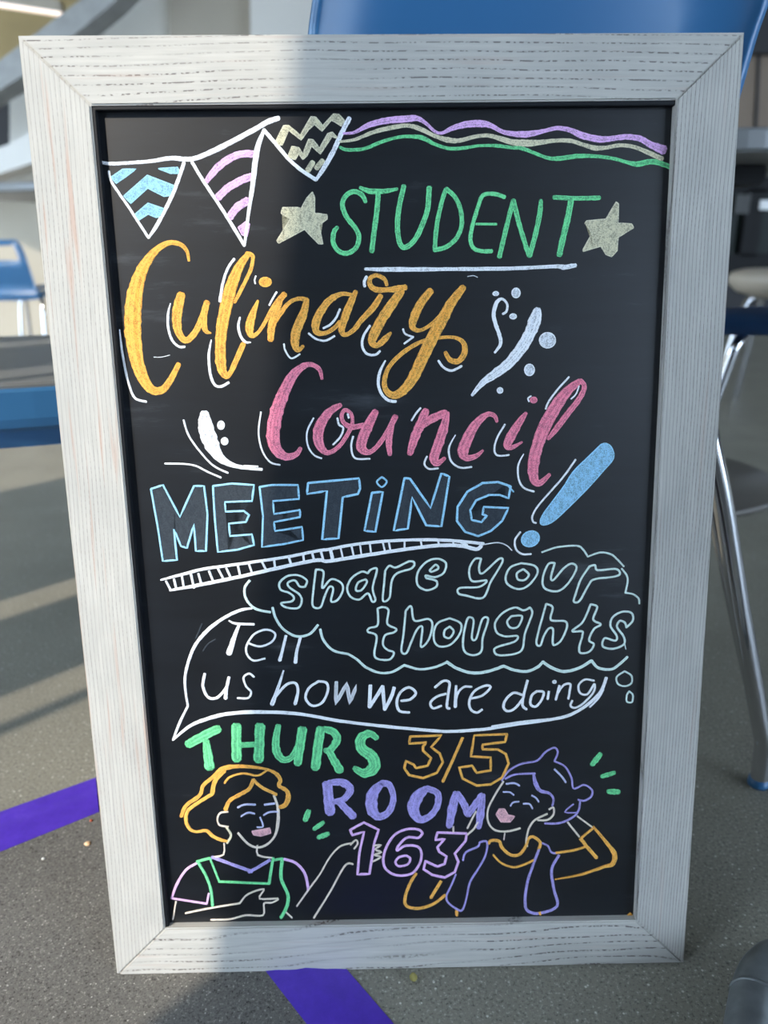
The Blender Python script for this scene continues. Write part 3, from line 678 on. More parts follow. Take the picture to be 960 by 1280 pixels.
for w, p in ((12, [(360, 210), (350, 240), (355, 268)]), (15, [(515, 330), (485, 380), (460, 430)]), (20, [(240, 520, 14), (228, 590), (245, 660), (280, 705), (320, 708, 12)]), (14, [(570, 720), (580, 770), (625, 828), (690, 795)]), (16, [(755, 640), (810, 682), (880, 695), (950, 660)])): g.L('white', w, p)
g.crop(*G4)
for w, p in ((18, [(280, 75), (266, 105), (268, 135)]), (14, [(120, 270), (95, 325), (60, 365), (20, 385)]), (15, [(300, 370), (262, 430), (253, 490), (280, 538), (330, 545), (360, 522)]), (12, [(498, 390), (512, 420), (560, 438)]), (12, [(560, 438), (505, 478)]), (18, [(392, 580, 10), (358, 650), (350, 720), (370, 780), (410, 818), (455, 825)]), (15, [(710, 580), (740, 620), (790, 640), (850, 612)]), (5, [(885, 75), (920, 70), (945, 80)])): g.L('white', w, p)
g.done()
# --- splashes
g = Chalk('chalk_splash', 'white chalk swoosh and dots right of the orange word').crop(*H6)
for a in ((450, 97, 30, 35), (298, 102, 20, 14), (428, 273, 24, 18), (686, 452, 60, 57), (551, 674, 36, 42), (330, 828, 20, 20)): g.dot('white', *a)
g.L('white', 18, [(350, 255), (378, 235), (383, 180), (345, 142, 20), (305, 170, 30), (282, 250, 30), (297, 330, 30), (325, 410, 28), (334, 480, 26), (290, 545, 18)])
g.L('white', 60, [(612, 222, 56), (592, 300, 96), (555, 400, 86), (490, 510, 86), (400, 620, 76), (300, 700, 66), (200, 770, 46), (120, 865, 22)], rough=.05); g.done()
I4 = (180, 440, 4.0); J4 = (380, 460, 4.8); K4 = (550, 460, 4.0)
g = Chalk('chalk_splash', 'white chalk drop with lines left of the pink word').crop(*I4)
g.L('white', 50, [(302, 305, 44), (308, 370, 74), (332, 450, 76), (372, 520, 50), (430, 560, 28), (500, 578, 18), (590, 587, 14)], rough=.05).dot('white', 385, 366, 16, 20).dot('white', 403, 446, 16, 17)
g.L('white', 10, [(198, 340), (225, 420), (290, 510), (350, 570), (420, 605)]).L('white', 10, [(105, 558), (200, 560), (260, 570), (320, 600), (385, 628)]).L('white', 8, [(500, 568), (570, 572)]); g.done()
# --- Council
g = Chalk('chalk_word', 'pink chalk script word Council with white accent strokes').crop(*I4)
g.L('pink', 40, [(890, 135, 14), (875, 85, 22), (820, 62, 26), (750, 110, 46), (700, 200, 58), (660, 310, 66), (645, 420, 66), (663, 488, 56), (710, 523, 40), (760, 512, 28), (783, 480, 20)], rough=.05)
g.crop(*J4)
g.L('pink', 40, [(220, 222, 28), (150, 265, 48), (95, 350, 62), (85, 430, 60), (110, 488, 44), (150, 508, 28), (210, 470, 26), (260, 400, 26), (290, 330, 22), (282, 275, 22), (246, 252, 24), (226, 285, 24), (240, 330, 26), (290, 355, 34), (358, 340, 26)], rough=.05)
g.L('pink', 40, [(430, 260, 40), (382, 350, 60), (350, 430, 62), (346, 480, 58), (385, 505, 34), (430, 480, 28), (490, 400, 30), (550, 290, 36)], rough=.05).L('pink', 30, [(535, 310, 26), (510, 430, 38), (515, 520, 26)])
g.L('pink', 48, [(732, 255, 44), (692, 350, 54), (660, 430, 52), (635, 515, 36)]).L('pink', 44, [(690, 360, 34), (760, 308, 50), (850, 268, 44)]).L('pink', 50, [(860, 268, 28), (838, 360, 54), (802, 470, 58), (780, 540, 58), (800, 572, 38), (845, 540, 20)], rough=.05)
g.crop(*K4)
g.L('pink', 40, [(285, 268, 16), (270, 237, 22), (230, 235, 28), (172, 290, 46), (130, 370, 56), (115, 420, 54), (135, 450, 34), (180, 440, 24), (215, 412, 12)], rough=.05)
g.L('pink', 36, [(430, 225, 18), (385, 290, 42), (345, 360, 46), (337, 393, 32), (365, 395, 22), (410, 370, 10)]).dot('pink', 468, 160, 16, 14)
g.L('pink', 50, [(700, 65, 28), (640, 112, 46), (580, 192, 60), (525, 290, 64), (487, 390, 58), (467, 480, 56), (470, 555, 44), (500, 575, 32), (548, 532, 18)], rough=.05).L('pink', 26, [(700, 62, 24), (722, 92, 24), (700, 148, 28), (645, 220, 30), (585, 300, 30), (540, 355, 18)])
g.crop(*I4)
for p in ([(585, 300), (573, 400), (590, 490), (630, 550), (680, 565)], [(848, 330), (815, 400), (820, 470), (850, 515), (888, 532)]): g.L('white', 9, p)
g.crop(*J4)
for p in ([(200, 300), (210, 340), (235, 360), (220, 410), (175, 460)], [(295, 410), (283, 470), (305, 540), (395, 545)], [(700, 240), (670, 275), (645, 315)], [(738, 530), (722, 575), (750, 605), (805, 602)], [(262, 275), (268, 300)]): g.L('white', 12, p)
g.crop(*K4)
for w, p in ((8, [(695, 90), (680, 130), (655, 155)]), (8, [(455, 140), (440, 152), (445, 168)]), (10, [(645, 45), (590, 105), (545, 165), (528, 205)]), (10, [(325, 282), (285, 350), (272, 410), (290, 438), (345, 435)]), (10, [(77, 335, 6), (45, 400), (55, 465), (100, 498), (158, 495)]), (10, [(418, 430, 6), (390, 490), (395, 560), (420, 600), (470, 618)])): g.L('white', w, p)
g.done()
g = Chalk('chalk_exclamation_mark', 'blue chalk exclamation mark').crop(*K4)
g.fill('blue', [(805, 382), (830, 377), (858, 398), (868, 450), (820, 510), (740, 600), (650, 690), (575, 760), (530, 783), (503, 778), (510, 740), (560, 670), (620, 590), (665, 520), (730, 455)], smooth=3).dot('blue', 452, 854, 46, 38, -.4)
g.L('white', 10, [(678, 458), (620, 540), (550, 620), (490, 690), (462, 740), (465, 768), (480, 775)]).L('white', 10, [(402, 820), (375, 860), (380, 905), (410, 930), (455, 930)]); g.done()
# --- MEETING
L4 = (180, 560, 4.0); M3 = (400, 570, 3.6923)
g = Chalk('chalk_word', 'blue outlined chalk word MEETING').crop(*L4)
m1 = [(35, 205), (95, 185), (180, 345), (250, 190), (300, 190), (318, 330), (310, 515), (260, 515), (250, 380), (215, 500), (185, 490), (150, 405), (165, 560), (95, 565), (70, 400)]
e1_ = [(345, 190), (440, 178), (550, 185), (540, 265), (405, 270), (408, 318), (500, 315), (525, 335), (510, 370), (425, 378), (430, 440), (540, 432), (550, 485), (470, 508), (370, 520), (355, 360)]
e2_ = [(578, 195), (640, 185), (770, 185), (775, 255), (645, 265), (650, 330), (780, 310), (780, 345), (650, 370), (655, 415), (790, 395), (795, 460), (700, 480), (590, 495), (595, 340)]
for p in (m1, e1_, e2_): g.fill('dust', p, low=True); g.O('blue', 11, p)
g.crop(*M3)
t_ = [(-55, 125), (180, 103), (185, 150), (175, 175), (105, 190), (85, 380), (10, 385), (32, 161), (-60, 175)]
i_ = [(240, 170), (290, 165), (255, 350), (205, 345)]
n_ = [(390, 102), (415, 105), (510, 240), (560, 80), (597, 95), (560, 325), (490, 320), (425, 190), (405, 335), (340, 345)]
g_ = [(880, 140), (820, 120), (750, 125), (680, 165), (635, 235), (632, 300), (670, 350), (730, 370), (790, 345), (840, 300), (870, 240), (755, 235), (750, 270), (770, 275), (745, 305), (700, 295), (693, 250), (720, 205), (780, 180), (830, 180), (870, 195)]
for p in (t_, i_, n_, g_): g.fill('dust', p, low=True); g.O('blue', 11, p)
g.C('blue', 9, [(285, 97), (308, 118), (285, 143), (262, 120), (285, 97)]).L('blue', 8, [(860, 130), (893, 165)]); g.done()
g = Chalk('chalk_ladder_line', 'white chalk double underline with rungs').crop(*L4)
top = [(85, 660, 10), (200, 630), (300, 605), (480, 580), (700, 547), (800, 528), (880, 512)]; bot = [(130, 712, 12), (250, 690), (450, 650), (650, 605), (800, 572), (880, 560)]
conv = lambda x, y: ((400 + x / 3.6923 - 180) * 4, (570 + y / 3.6923 - 560) * 4)
top += [conv(*p) for p in ((40, 431), (150, 410), (300, 393), (450, 387), (600, 390), (755, 405))]; bot += [conv(*p) for p in ((40, 485), (200, 460), (400, 430), (550, 413), (650, 415), (720, 430), (745, 415))]
g.L('white', 16, top).L('white', 19, bot)
for a in ((110, 665, 135, 712), (150, 655, 162, 705), (190, 640, 200, 700), (235, 632, 250, 700), (272, 628, 288, 685), (325, 615, 345, 665), (370, 605, 395, 650), (412, 600, 432, 645), (470, 590, 480, 635), (525, 580, 540, 625), (590, 570, 612, 612), (650, 560, 655, 600), (725, 550, 738, 590), (795, 525, 800, 575), (840, 525, 852, 565), (885, 520, 895, 555), (935, 512, 945, 550)): g.L('white', 12, [a[:2], a[2:]])
g.crop(*M3)
for a in ((45, 430, 55, 480), (95, 425, 105, 470), (145, 415, 155, 460), (185, 408, 190, 450), (230, 403, 235, 447), (290, 400, 300, 440), (318, 400, 325, 438), (390, 395, 390, 430), (465, 393, 470, 420), (545, 392, 550, 410), (615, 392, 615, 410), (650, 400, 680, 410)): g.L('white', 9, [a[:2], a[2:]])
g.L('white', 6, [(760, 408), (820, 400), (860, 412), (885, 435)]); g.done()
# --- thought cloud
N3 = (300, 670, 3.6923); O3 = (550, 670, 3.6923); P1c = (420, 810, 4.3636); P2 = (610, 800, 4.3636); Q4 = (200, 750, 4.0)
g = Chalk('chalk_thought_cloud', 'mint chalk cloud outline, upper right part').crop(*O3)
for w, p in ((9, [(470, 75), (540, 52), (630, 45), (660, 62), (682, 95)]), (9, [(682, 95), (740, 76), (790, 85), (820, 110), (848, 140)]), (9, [(838, 150), (866, 195), (855, 262)]), (9, [(855, 262), (890, 268), (916, 288), (920, 312)])): g.L('mint', w, p)
g.done()
g = Chalk('chalk_thought_cloud', 'mint chalk cloud outline, lower part').crop(*N3)
for p in ([(760, 595), (700, 628), (640, 630), (580, 605), (540, 570), (500, 545)], [(370, 430), (385, 480), (430, 528), (500, 545)], [(150, 330), (165, 380), (200, 430), (260, 463), (320, 453), (360, 410)], [(45, 205), (22, 240), (28, 290), (70, 335), (140, 352)], [(960, 580), (900, 605), (830, 615), (760, 597)]): g.L('mint', 12, p)
g.crop(*O3)
for w, p in ((13, [(700, 575), (730, 608), (790, 615), (830, 590), (865, 558)]), (15, [(475, 580), (510, 605), (570, 625), (640, 610), (700, 575)]), (14, [(295, 600), (340, 618), (400, 625), (450, 605), (475, 580)]), (15, [(30, 580), (80, 612), (150, 632), (220, 625), (295, 600)])): g.L('mint', w, p)
g.done()
g = Chalk('chalk_bubble', 'mint chalk circle').crop(*P2).C('mint', 10, [(745, 170), (782, 195), (782, 235), (745, 252), (708, 238), (703, 200), (745, 170)]); g.done()
g = Chalk('chalk_bubble', 'small mint chalk oval').crop(*P2).C('mint', 10, [(770, 280), (790, 300), (785, 338), (757, 335), (758, 300), (770, 280)]); g.done()
g = Chalk('chalk_words', 'mint outlined words share your').crop(*N3); w = 10
g.C('mint', w, [(300, 235), (308, 205), (270, 182), (220, 185), (183, 215), (188, 248), (225, 262), (248, 282), (238, 302), (190, 310), (215, 330), (268, 332), (285, 300), (272, 268), (228, 237), (222, 215), (253, 205), (275, 232), (300, 235)])
g.C('mint', w, [(350, 155), (385, 165), (380, 240), (420, 200), (465, 215), (475, 250), (450, 295), (420, 300), (430, 245), (412, 235), (390, 280), (370, 330), (335, 320), (340, 240), (350, 155)])
g.C('mint', w, [(590, 172), (560, 165), (515, 195), (495, 240), (510, 280), (550, 293), (590, 265), (610, 302), (625, 293), (612, 240), (632, 155), (605, 155), (590, 172)]).C('mint', w, [(580, 200), (545, 215), (535, 250), (560, 250), (585, 215), (580, 200)])
g.C('mint', w, [(670, 160), (690, 137), (720, 145), (780, 117), (805, 125), (790, 150), (725, 172), (700, 210), (690, 285), (660, 298), (665, 220), (670, 160)])
g.C('mint', w, [(860, 195), (905, 207), (905, 235), (860, 250), (820, 225), (820, 170), (860, 120), (910, 105), (950, 125), (940, 170), (900, 190), (858, 182), (860, 195)]).C('mint', w, [(875, 158), (903, 133), (915, 150), (885, 165), (875, 158)])
g.crop(*O3)
g.C('mint', w, [(190, 105), (160, 107), (135, 155), (148, 208), (215, 205), (180, 235), (92, 240), (85, 265), (120, 275), (198, 285), (235, 210), (288, 120), (270, 107), (197, 172), (180, 150), (190, 105)])
g.C('mint', w, [(375, 125), (435, 137), (450, 170), (412, 225), (365, 245), (315, 225), (303, 190), (325, 145), (375, 125)]).C('mint', w, [(385, 153), (410, 178), (390, 203), (360, 200), (355, 172), (385, 153)])
g.C('mint', w, [(530, 125), (500, 130), (475, 190), (482, 240), (540, 255), (590, 220), (630, 150), (608, 127), (570, 150), (525, 202), (512, 190), (530, 125)])
g.C('mint', w, [(690, 140), (715, 135), (728, 158), (810, 152), (830, 175), (800, 188), (712, 200), (685, 228), (645, 298), (618, 303), (625, 270), (650, 200), (690, 140)]); g.done()
g = Chalk('chalk_words', 'mint outlined word thoughts').crop(*N3)
g.C('mint', w, [(635, 335), (660, 328), (685, 342), (680, 405), (720, 428), (710, 445), (670, 458), (660, 500), (680, 525), (710, 538), (690, 570), (635, 567), (620, 540), (630, 462), (590, 442), (597, 425), (635, 410), (635, 335)])
g.C('mint', w, [(765, 345), (790, 325), (805, 390), (868, 383), (888, 410), (870, 480), (835, 510), (842, 422), (818, 430), (790, 490), (768, 540), (745, 530), (755, 450), (765, 345)])
g.crop(*O3)
g.C('mint', w, [(45, 380), (95, 403), (92, 450), (50, 500), (0, 510), (-25, 488), (-28, 440), (-8, 400), (45, 380)]).C('mint', w, [(45, 418), (63, 440), (45, 470), (20, 463), (22, 435), (45, 418)])
g.C('mint', w, [(150, 378), (127, 382), (107, 470), (112, 530), (150, 550), (190, 533), (197, 470), (222, 385), (195, 385), (167, 473), (147, 470), (155, 400), (150, 378)])
g.C('mint', w, [(415, 330), (385, 343), (345, 330), (290, 355), (255, 400), (262, 445), (300, 463), (357, 462), (343, 488), (265, 512), (250, 530), (270, 550), (340, 545), (380, 522), (392, 450), (425, 360), (415, 330)]).C('mint', w, [(330, 370), (378, 370), (360, 418), (325, 423), (310, 395), (330, 370)])
g.C('mint', w, [(490, 313), (520, 330), (512, 387), (575, 393), (586, 420), (560, 480), (530, 503), (520, 490), (522, 432), (502, 427), (480, 460), (463, 505), (445, 495), (455, 440), (490, 313)])
g.C('mint', w, [(695, 315), (725, 328), (707, 385), (742, 408), (710, 430), (688, 480), (710, 500), (690, 533), (650, 540), (642, 515), (657, 460), (655, 440), (610, 438), (660, 395), (695, 315)])
g.C('mint', w, [(860, 422), (890, 390), (883, 355), (840, 350), (797, 375), (787, 415), (815, 460), (808, 483), (760, 472), (752, 510), (800, 520), (848, 500), (848, 465), (817, 420), (830, 392), (853, 400), (860, 422)]).L('mint', 5, [(850, 490), (858, 522)]); g.done()
# --- speech bubble
g = Chalk('chalk_speech_bubble', 'white chalk speech bubble outline').crop(*Q4)
g.L('white', 16, [(460, 42, 10), (400, 52), (320, 90), (240, 150, 20), (180, 220), (145, 300), (125, 390, 14), (130, 470, 12), (140, 530, 12)]).L('white', 12, [(140, 530), (100, 610, 14), (65, 700, 10)])
pc = lambda x, y: ((420 + x / 4.3636 - 200) * 4, (810 + y / 4.3636 - 750) * 4); pd = lambda x, y: ((610 + x / 4.3636 - 200) * 4, (800 + y / 4.3636 - 750) * 4)
g.L('white', 17, [(65, 700, 10), (150, 630), (250, 590, 20), (350, 568, 20), (500, 560, 20), (700, 570)] + [pc(*p) for p in ((0, 395), (200, 420), (400, 440), (600, 455), (750, 448))] + [pd(*p) for p in ((20, 482), (150, 460), (300, 440), (430, 415), (530, 362), (605, 295), (632, 245), (645, 205))])
g.L('white', 8, [pd(*p) for p in ((20, 470), (180, 445), (330, 430))]).L('white', 10, [pd(*p) for p in ((555, 365), (600, 320), (630, 270))]).L('dust', 8, [(215, 255), (240, 220), (278, 196)]).L('dust', 8, [(180, 190), (210, 120)]); g.done()
g = Chalk('chalk_words', 'white chalk words Tell us how we are doing').crop(*Q4)
g.L('white', 13, [(345, 103, 8), (380, 118), (470, 122, 14)]).L('white', 22, [(395, 125, 14), (370, 190), (345, 268, 30)])
g.L('white', 11, [(440, 215), (500, 232), (560, 208), (575, 168), (530, 148), (470, 172), (433, 230), (437, 275), (470, 303), (525, 292)])
g.L('white', 14, [(630, 178), (615, 240), (598, 302, 18)]).L('white', 15, [(702, 188), (685, 250), (677, 312, 20)])
g.L('white', 15, [(225, 368), (215, 430), (240, 485), (285, 488), (330, 440), (345, 385)]).L('white', 15, [(345, 385), (335, 430), (328, 492, 20)])
g.L('white', 11, [(470, 385), (445, 368), (418, 388), (430, 430), (455, 460), (440, 490), (388, 490)])
g.L('white', 16, [(618, 352, 8), (590, 440), (560, 522, 22)]).L('white', 14, [(580, 480), (630, 425), (675, 415), (690, 455), (675, 520, 18)])
g.L('white', 13, [(790, 408), (745, 440), (728, 490), (760, 528), (808, 515), (838, 460), (833, 415), (790, 406)])
g.crop(*P1c)
g.O('white', 20, [(2, 185), (-3, 305), (60, 192), (75, 300), (112, 205), (75, 300), (60, 192), (-3, 305), (2, 185)])
for p in ([(188, 203), (182, 322)], [(182, 322), (222, 262), (255, 208)], [(255, 208), (265, 335)], [(265, 335), (300, 270), (318, 215)]): g.L('white', 20, p)
g.L('white', 15, [(355, 288), (405, 280), (435, 245), (400, 215), (355, 238), (332, 290), (345, 342), (400, 352)])
g.L('white', 15, [(540, 215), (585, 180), (618, 190), (612, 250), (605, 320), (620, 330)]).L('white', 14, [(600, 250), (550, 265), (515, 298), (530, 328), (575, 315)])
g.L('white', 14, [(655, 205), (650, 320, 20)]).L('white', 13, [(652, 290), (668, 240), (700, 212), (740, 212)]).L('white', 14, [(740, 275), (800, 258), (842, 215), (815, 205), (755, 235), (727, 290), (735, 335), (768, 352), (797, 335)])
g.crop(*P2)
g.L('white', 15, [(216, 220), (195, 300), (188, 355), (210, 378)]).L('white', 15, [(188, 300), (140, 288), (97, 325), (85, 368), (110, 388), (150, 370), (190, 320)])
g.L('white', 14, [(262, 282), (238, 305), (232, 350), (260, 363), (290, 330), (303, 285), (262, 280)]).L('white', 14, [(332, 280), (325, 322)]).dot('white', 362, 228, 9, 7)
g.L('white', 14, [(390, 248), (370, 325)]).L('white', 13, [(375, 300), (410, 248), (448, 240), (445, 280), (438, 320)])
g.L('white', 12, [(578, 222), (530, 215), (495, 245), (502, 288), (542, 295), (580, 240), (575, 285), (520, 345), (475, 370), (450, 358), (460, 330)]); g.done()
# --- date and room
R1 = (210, 890, 4.8); R2 = (380, 890, 3.4286); R5 = (590, 900, 4.5714); R6 = (200, 1030, 4.0); S7 = (400, 1020, 4.3636); R8 = (560, 1020, 4.0)
g = Chalk('chalk_word', 'green filled chalk word THURS').crop(*R1)
g.L('green', 50, [(120, 195, 54), (220, 140, 56), (305, 98, 50)]).L('green', 55, [(228, 170, 40), (240, 260, 56), (250, 335, 60)])
g.L('green', 60, [(410, 80), (412, 180), (412, 285)]).L('green', 62, [(552, 80), (548, 180), (543, 290)]).L('green', 36, [(430, 200), (520, 195)])
g.L('green', 44, [(662, 80, 34), (647, 170, 44), (655, 245, 50), (692, 285, 42), (740, 272, 38), (780, 210, 40)]).L('green', 56, [(808, 100), (792, 200), (778, 310, 50)])
g.crop(*R2)
g.L('green', 40, [(72, 70), (60, 150), (48, 240)]).L('green', 30, [(85, 72, 26), (125, 85, 34), (142, 118, 34), (115, 160, 30), (90, 165, 24)]).L('green', 34, [(105, 165, 30), (130, 210), (155, 252, 38)])
g.L('green', 40, [(312, 112, 24), (280, 92, 32), (243, 115, 42), (248, 158, 46), (292, 192, 50), (300, 235, 52), (260, 262, 40), (215, 240, 24)], rough=.05); g.done()
g = Chalk('chalk_date', 'orange outlined chalk date 3/5').crop(*R2)
g.O('orange', 11, [(455, 105), (590, 100), (545, 150), (582, 178), (595, 215), (570, 260), (510, 283), (450, 270), (430, 240), (437, 210), (470, 225), (480, 240), (530, 230), (545, 198), (510, 165), (510, 148), (525, 130), (450, 135)])
g.L('orange', 13, [(680, 110), (640, 200), (595, 298)]).O('orange', 11, [(870, 95), (730, 100), (715, 190), (800, 195), (800, 250), (740, 260), (720, 230), (665, 238), (680, 285), (740, 315), (800, 310), (850, 280), (877, 220), (865, 180), (830, 160), (765, 160), (765, 140), (862, 128)]); g.done()
g = Chalk('chalk_word', 'purple filled chalk word ROOM').crop(*R2)
g.L('purple', 44, [(100, 305), (105, 370), (112, 432)]).L('purple', 32, [(105, 302, 24), (165, 302, 34), (198, 332, 34), (172, 372, 28), (125, 385, 22)]).L('purple', 34, [(150, 385, 28), (185, 420), (212, 448, 34)])
g.L('purple', 36, [(330, 308, 30), (295, 350, 48), (290, 410, 50), (318, 448, 34), (362, 428, 30), (383, 370, 26), (365, 312, 28), (330, 305, 30)], rough=.05)
g.L('purple', 36, [(525, 328, 28), (488, 360, 50), (468, 415, 50), (495, 460, 34), (540, 445, 28), (572, 400, 28), (572, 348, 28), (525, 326, 28)], rough=.05)
g.L('purple', 36, [(652, 345, 28), (636, 410, 40), (622, 490, 28)]).L('purple', 30, [(655, 348), (685, 395), (702, 440)]).L('purple', 30, [(702, 440), (735, 395), (765, 355)]).L('purple', 34, [(765, 355, 26), (757, 430, 34), (748, 495, 24)]); g.done()
g = Chalk('chalk_number', 'lilac outlined chalk number 163').crop(*S7)
g.O('lilac', 14, [(165, 75), (240, 35), (320, 75), (295, 150), (270, 315), (205, 318), (215, 200), (240, 85), (175, 105)])
g.C('lilac', 14, [(560, 95), (540, 75), (480, 70), (410, 100), (362, 170), (345, 240), (362, 292), (420, 323), (500, 313), (543, 260), (553, 200), (528, 165), (465, 162), (422, 188), (428, 162), (475, 117), (535, 118), (560, 95)]).C('lilac', 13, [(470, 215), (492, 232), (478, 263), (430, 273), (412, 253), (430, 225), (470, 215)])
g.O('lilac', 14, [(640, 90), (800, 95), (795, 135), (735, 205), (755, 250), (735, 305), (680, 335), (610, 320), (565, 290), (575, 245), (605, 260), (640, 275), (680, 260), (690, 220), (650, 195), (640, 170), (680, 125), (630, 130)]); g.done()
# --- woman at the left
g = Chalk('chalk_figure', 'chalk drawing of a smiling woman in an apron with orange hair').crop(*R1)
g.L('orange', 22, [(80, 625), (110, 560), (190, 500), (212, 440), (270, 390), (330, 340, 30), (420, 325), (520, 330, 18), (600, 345, 14), (650, 370), (675, 410), (665, 440), (710, 470), (722, 510, 30), (705, 555, 28), (670, 570)])
g.L('orange', 26, [(340, 350), (285, 410), (265, 490)]).L('orange', 22, [(265, 492), (180, 545), (120, 592), (108, 650), (130, 700), (170, 718, 16), (230, 712), (270, 745), (320, 768), (360, 775, 14)])
g.L('orange', 13, [(340, 425), (372, 390), (450, 368), (540, 380), (600, 345)]).L('orange', 22, [(345, 585, 26), (372, 530), (440, 490), (488, 460), (512, 405)]).L('orange', 20, [(512, 405), (560, 450), (650, 495)])
g.L('skin', 11, [(360, 598), (315, 605), (297, 640), (310, 677), (362, 688)]).L('skin', 14, [(635, 500), (658, 570, 16), (660, 660, 20), (642, 740), (600, 790), (540, 812), (480, 790), (420, 725)])
for w, p in ((13, [(420, 572), (460, 555), (525, 555)]), (13, [(580, 555), (640, 548)]), (11, [(440, 625), (480, 603), (520, 610)]), (11, [(575, 618), (610, 600), (660, 597)]), (10, [(552, 630), (570, 685), (535, 690)])): g.L('peri', w, p)
g.fill('flesh', [(505, 715), (560, 705), (610, 695), (617, 725), (560, 742), (515, 735)]).L('cream', 14, [(350, 690), (378, 740), (355, 785)])
g.crop(*R6)
g.L('skin', 9, [(320, 95), (318, 152), (260, 165)], n=3).L('skin', 9, [(487, 105), (490, 155), (560, 168)], n=3)
g.L('purple', 18, [(260, 165), (370, 205), (460, 237)]).L('purple', 17, [(445, 240), (500, 210), (550, 180)])
g.L('lilac', 13, [(185, 195), (130, 230), (85, 300), (58, 370)]).L('lilac', 10, [(58, 370), (235, 398)]).L('lilac', 10, [(235, 398), (245, 345)]).L('lilac', 14, [(620, 175), (680, 195), (725, 250), (742, 328)])
g.L('green', 14, [(185, 188), (250, 170)]).L('green', 12, [(250, 170), (295, 285)]).L('green', 13, [(295, 287), (545, 298)]).L('green', 15, [(545, 298), (565, 168)]).L('green', 15, [(190, 190), (230, 260), (255, 330), (263, 408)])
g.L('green', 13, [(570, 180), (612, 172)]).L('green', 17, [(612, 172), (605, 270), (638, 350), (635, 410), (605, 468)])
g.L('skin', 9, [(80, 385), (65, 475)]).L('skin', 9, [(128, 445), (250, 420), (400, 395)]).L('skin', 9, [(400, 395), (440, 350), (520, 325), (498, 372), (590, 372), (560, 392), (520, 397), (515, 455), (430, 455), (350, 475), (255, 478)], n=4).L('skin', 8, [(630, 440), (660, 468)])
g.L('skin', 9, [(685, 410), (745, 325), (800, 250), (850, 165), (900, 112), (955, 95)]).L('skin', 10, [(770, 468), (850, 340), (925, 208), (965, 200)])
g.crop(*R2)
for p in ([(200, 568), (222, 548), (230, 565), (215, 585)], [(298, 572), (330, 570), (305, 588), (332, 600), (300, 612), (330, 620), (295, 640)]): g.L('skin', 8, p, n=3)
g.done()
def dashes(label, lst, cr):
    g = Chalk('chalk_dash', label).crop(*cr)
    for w, a in lst: g.L('green', w, [(a[0], a[1], w * .8), ((a[0] + a[2]) / 2, (a[1] + a[3]) / 2, w), (a[2], a[3], w * .8)])
    g.done()
dashes('green chalk dashes beside the left woman', [(36, (845, 590, 822, 650)), (28, (935, 660, 875, 702)), (30, (965, 728, 900, 752))], R1)
dashes('green chalk dashes beside the right woman', [(32, (735, 192, 685, 255)), (26, (815, 299, 738, 322)), (32, (775, 407, 840, 410))], R5)
# --- woman at the right
g = Chalk('chalk_figure', 'chalk drawing of a laughing woman in a purple bandana and vest').crop(*R5)
g.L('purple', 11, [(170, 345), (210, 290), (280, 250), (370, 232), (420, 182), (470, 158), (490, 185), (470, 235)]).L('purple', 11, [(470, 235), (530, 265), (568, 330), (580, 390), (640, 370), (685, 400), (680, 437), (640, 460), (605, 455)])
g.L('purple', 12, [(618, 460), (610, 512), (580, 552), (500, 588), (415, 590)]).L('purple', 11, [(190, 335), (250, 310), (360, 305)]).L('purple', 20, [(352, 310, 12), (362, 360, 24), (388, 402, 20), (440, 417, 14), (465, 450, 12), (458, 490, 10)])
g.L('peri', 12, [(470, 280), (510, 320), (535, 355)]).L('purple', 8, [(580, 480), (530, 525), (600, 528)], n=3)
g.L('skin', 11, [(180, 350), (130, 430), (92, 510), (92, 580), (130, 628), (200, 635), (275, 618)])
for w, p in ((11, [(195, 365), (240, 360), (270, 374)]), (9, [(178, 410), (215, 412), (238, 428)]), (10, [(340, 430), (365, 445), (380, 466)]), (9, [(220, 490), (235, 470), (268, 465)]), (10, [(293, 478), (328, 480), (345, 505)])): g.L('peri', w, p)
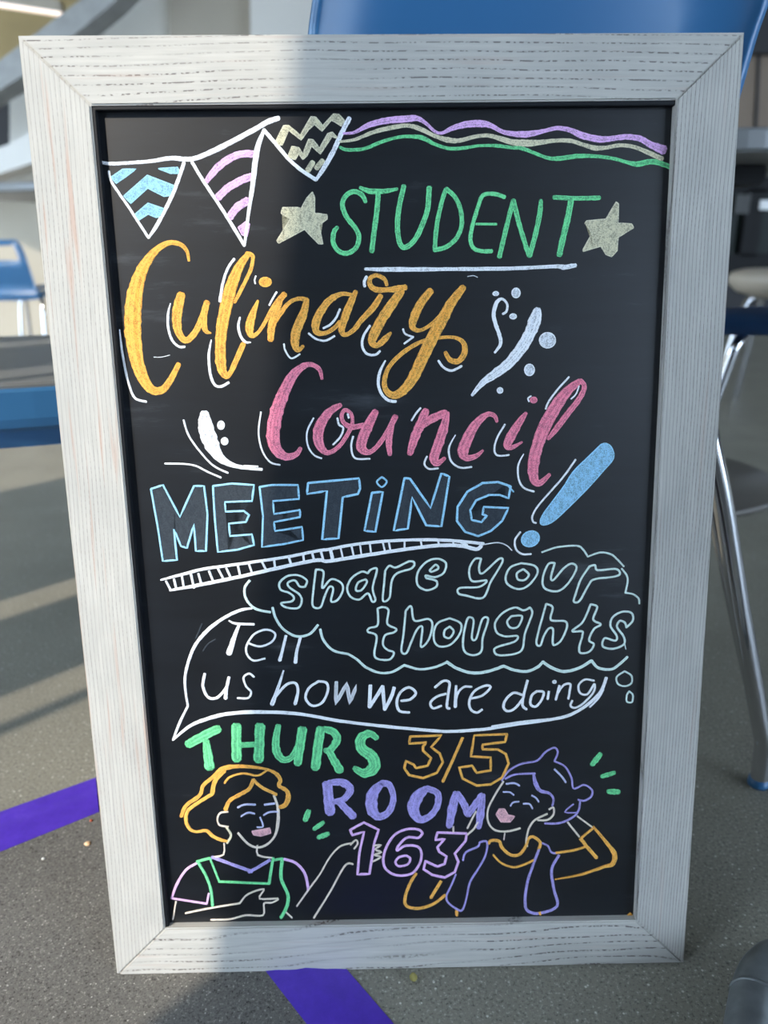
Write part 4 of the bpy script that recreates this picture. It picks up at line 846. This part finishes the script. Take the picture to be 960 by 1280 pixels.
g.fill('flesh', [(138, 540), (155, 508), (185, 508), (205, 542), (242, 550), (218, 580), (165, 580)])
g.L('skin', 11, [(440, 510), (465, 500), (465, 540), (430, 570), (375, 572)]).L('skin', 11, [(430, 535), (360, 570), (325, 620), (310, 690), (315, 720)]).L('skin', 8, [(188, 645), (182, 682)])
g.L('orange', 18, [(95, 705), (110, 688), (155, 692), (172, 730), (220, 770), (270, 768), (305, 725), (322, 680), (350, 667), (390, 700), (380, 740)]).L('orange', 12, [(120, 770), (170, 818), (240, 840), (310, 820), (350, 800)])
g.crop(*R8)
g.L('purple', 10, [(75, 220), (90, 180), (150, 152), (160, 130), (195, 130), (188, 195), (150, 265), (110, 330), (90, 420), (70, 470), (40, 462), (0, 432), (-8, 400), (10, 360), (40, 290)], n=4)
g.L('purple', 14, [(455, 165), (420, 260), (395, 340), (385, 430), (400, 475), (460, 485), (545, 450), (530, 370), (518, 270), (555, 195)], n=5).L('purple', 10, [(470, 135), (500, 150), (515, 180), (540, 185)])
g.L('orange', 12, [(540, 183), (620, 172), (690, 152)]).L('skin', 10, [(597, 30), (655, 102)]).L('skin', 9, [(645, 0), (720, 55)]).L('orange', 12, [(665, 110), (722, 62)]).L('orange', 18, [(662, 112), (700, 160), (742, 208)])
g.L('orange', 18, [(725, 52, 12), (790, 130, 16), (832, 190, 24), (822, 238, 22), (780, 252, 14), (660, 292, 10), (535, 315, 5)]).L('orange', 15, [(457, 480), (461, 490)])
g.crop(*S7)
g.L('orange', 17, [(525, 312), (490, 370), (465, 440), (472, 490), (540, 503), (620, 478), (682, 430)]).L('orange', 18, [(660, 355), (605, 445)]).L('orange', 17, [(746, 515), (746, 540)])
g.crop(*R2)
for p in ([(738, 425), (700, 497)], [(745, 470), (728, 500), (700, 525)], [(640, 490), (640, 512)]): g.L('skin', 8, p)
g.done()
g = Chalk('chalk_smudge', 'orange chalk smudge in the lower right corner').crop(*R8)
g.fill('orange', [(885, 506), (912, 484), (922, 498), (922, 516)]); g.done()
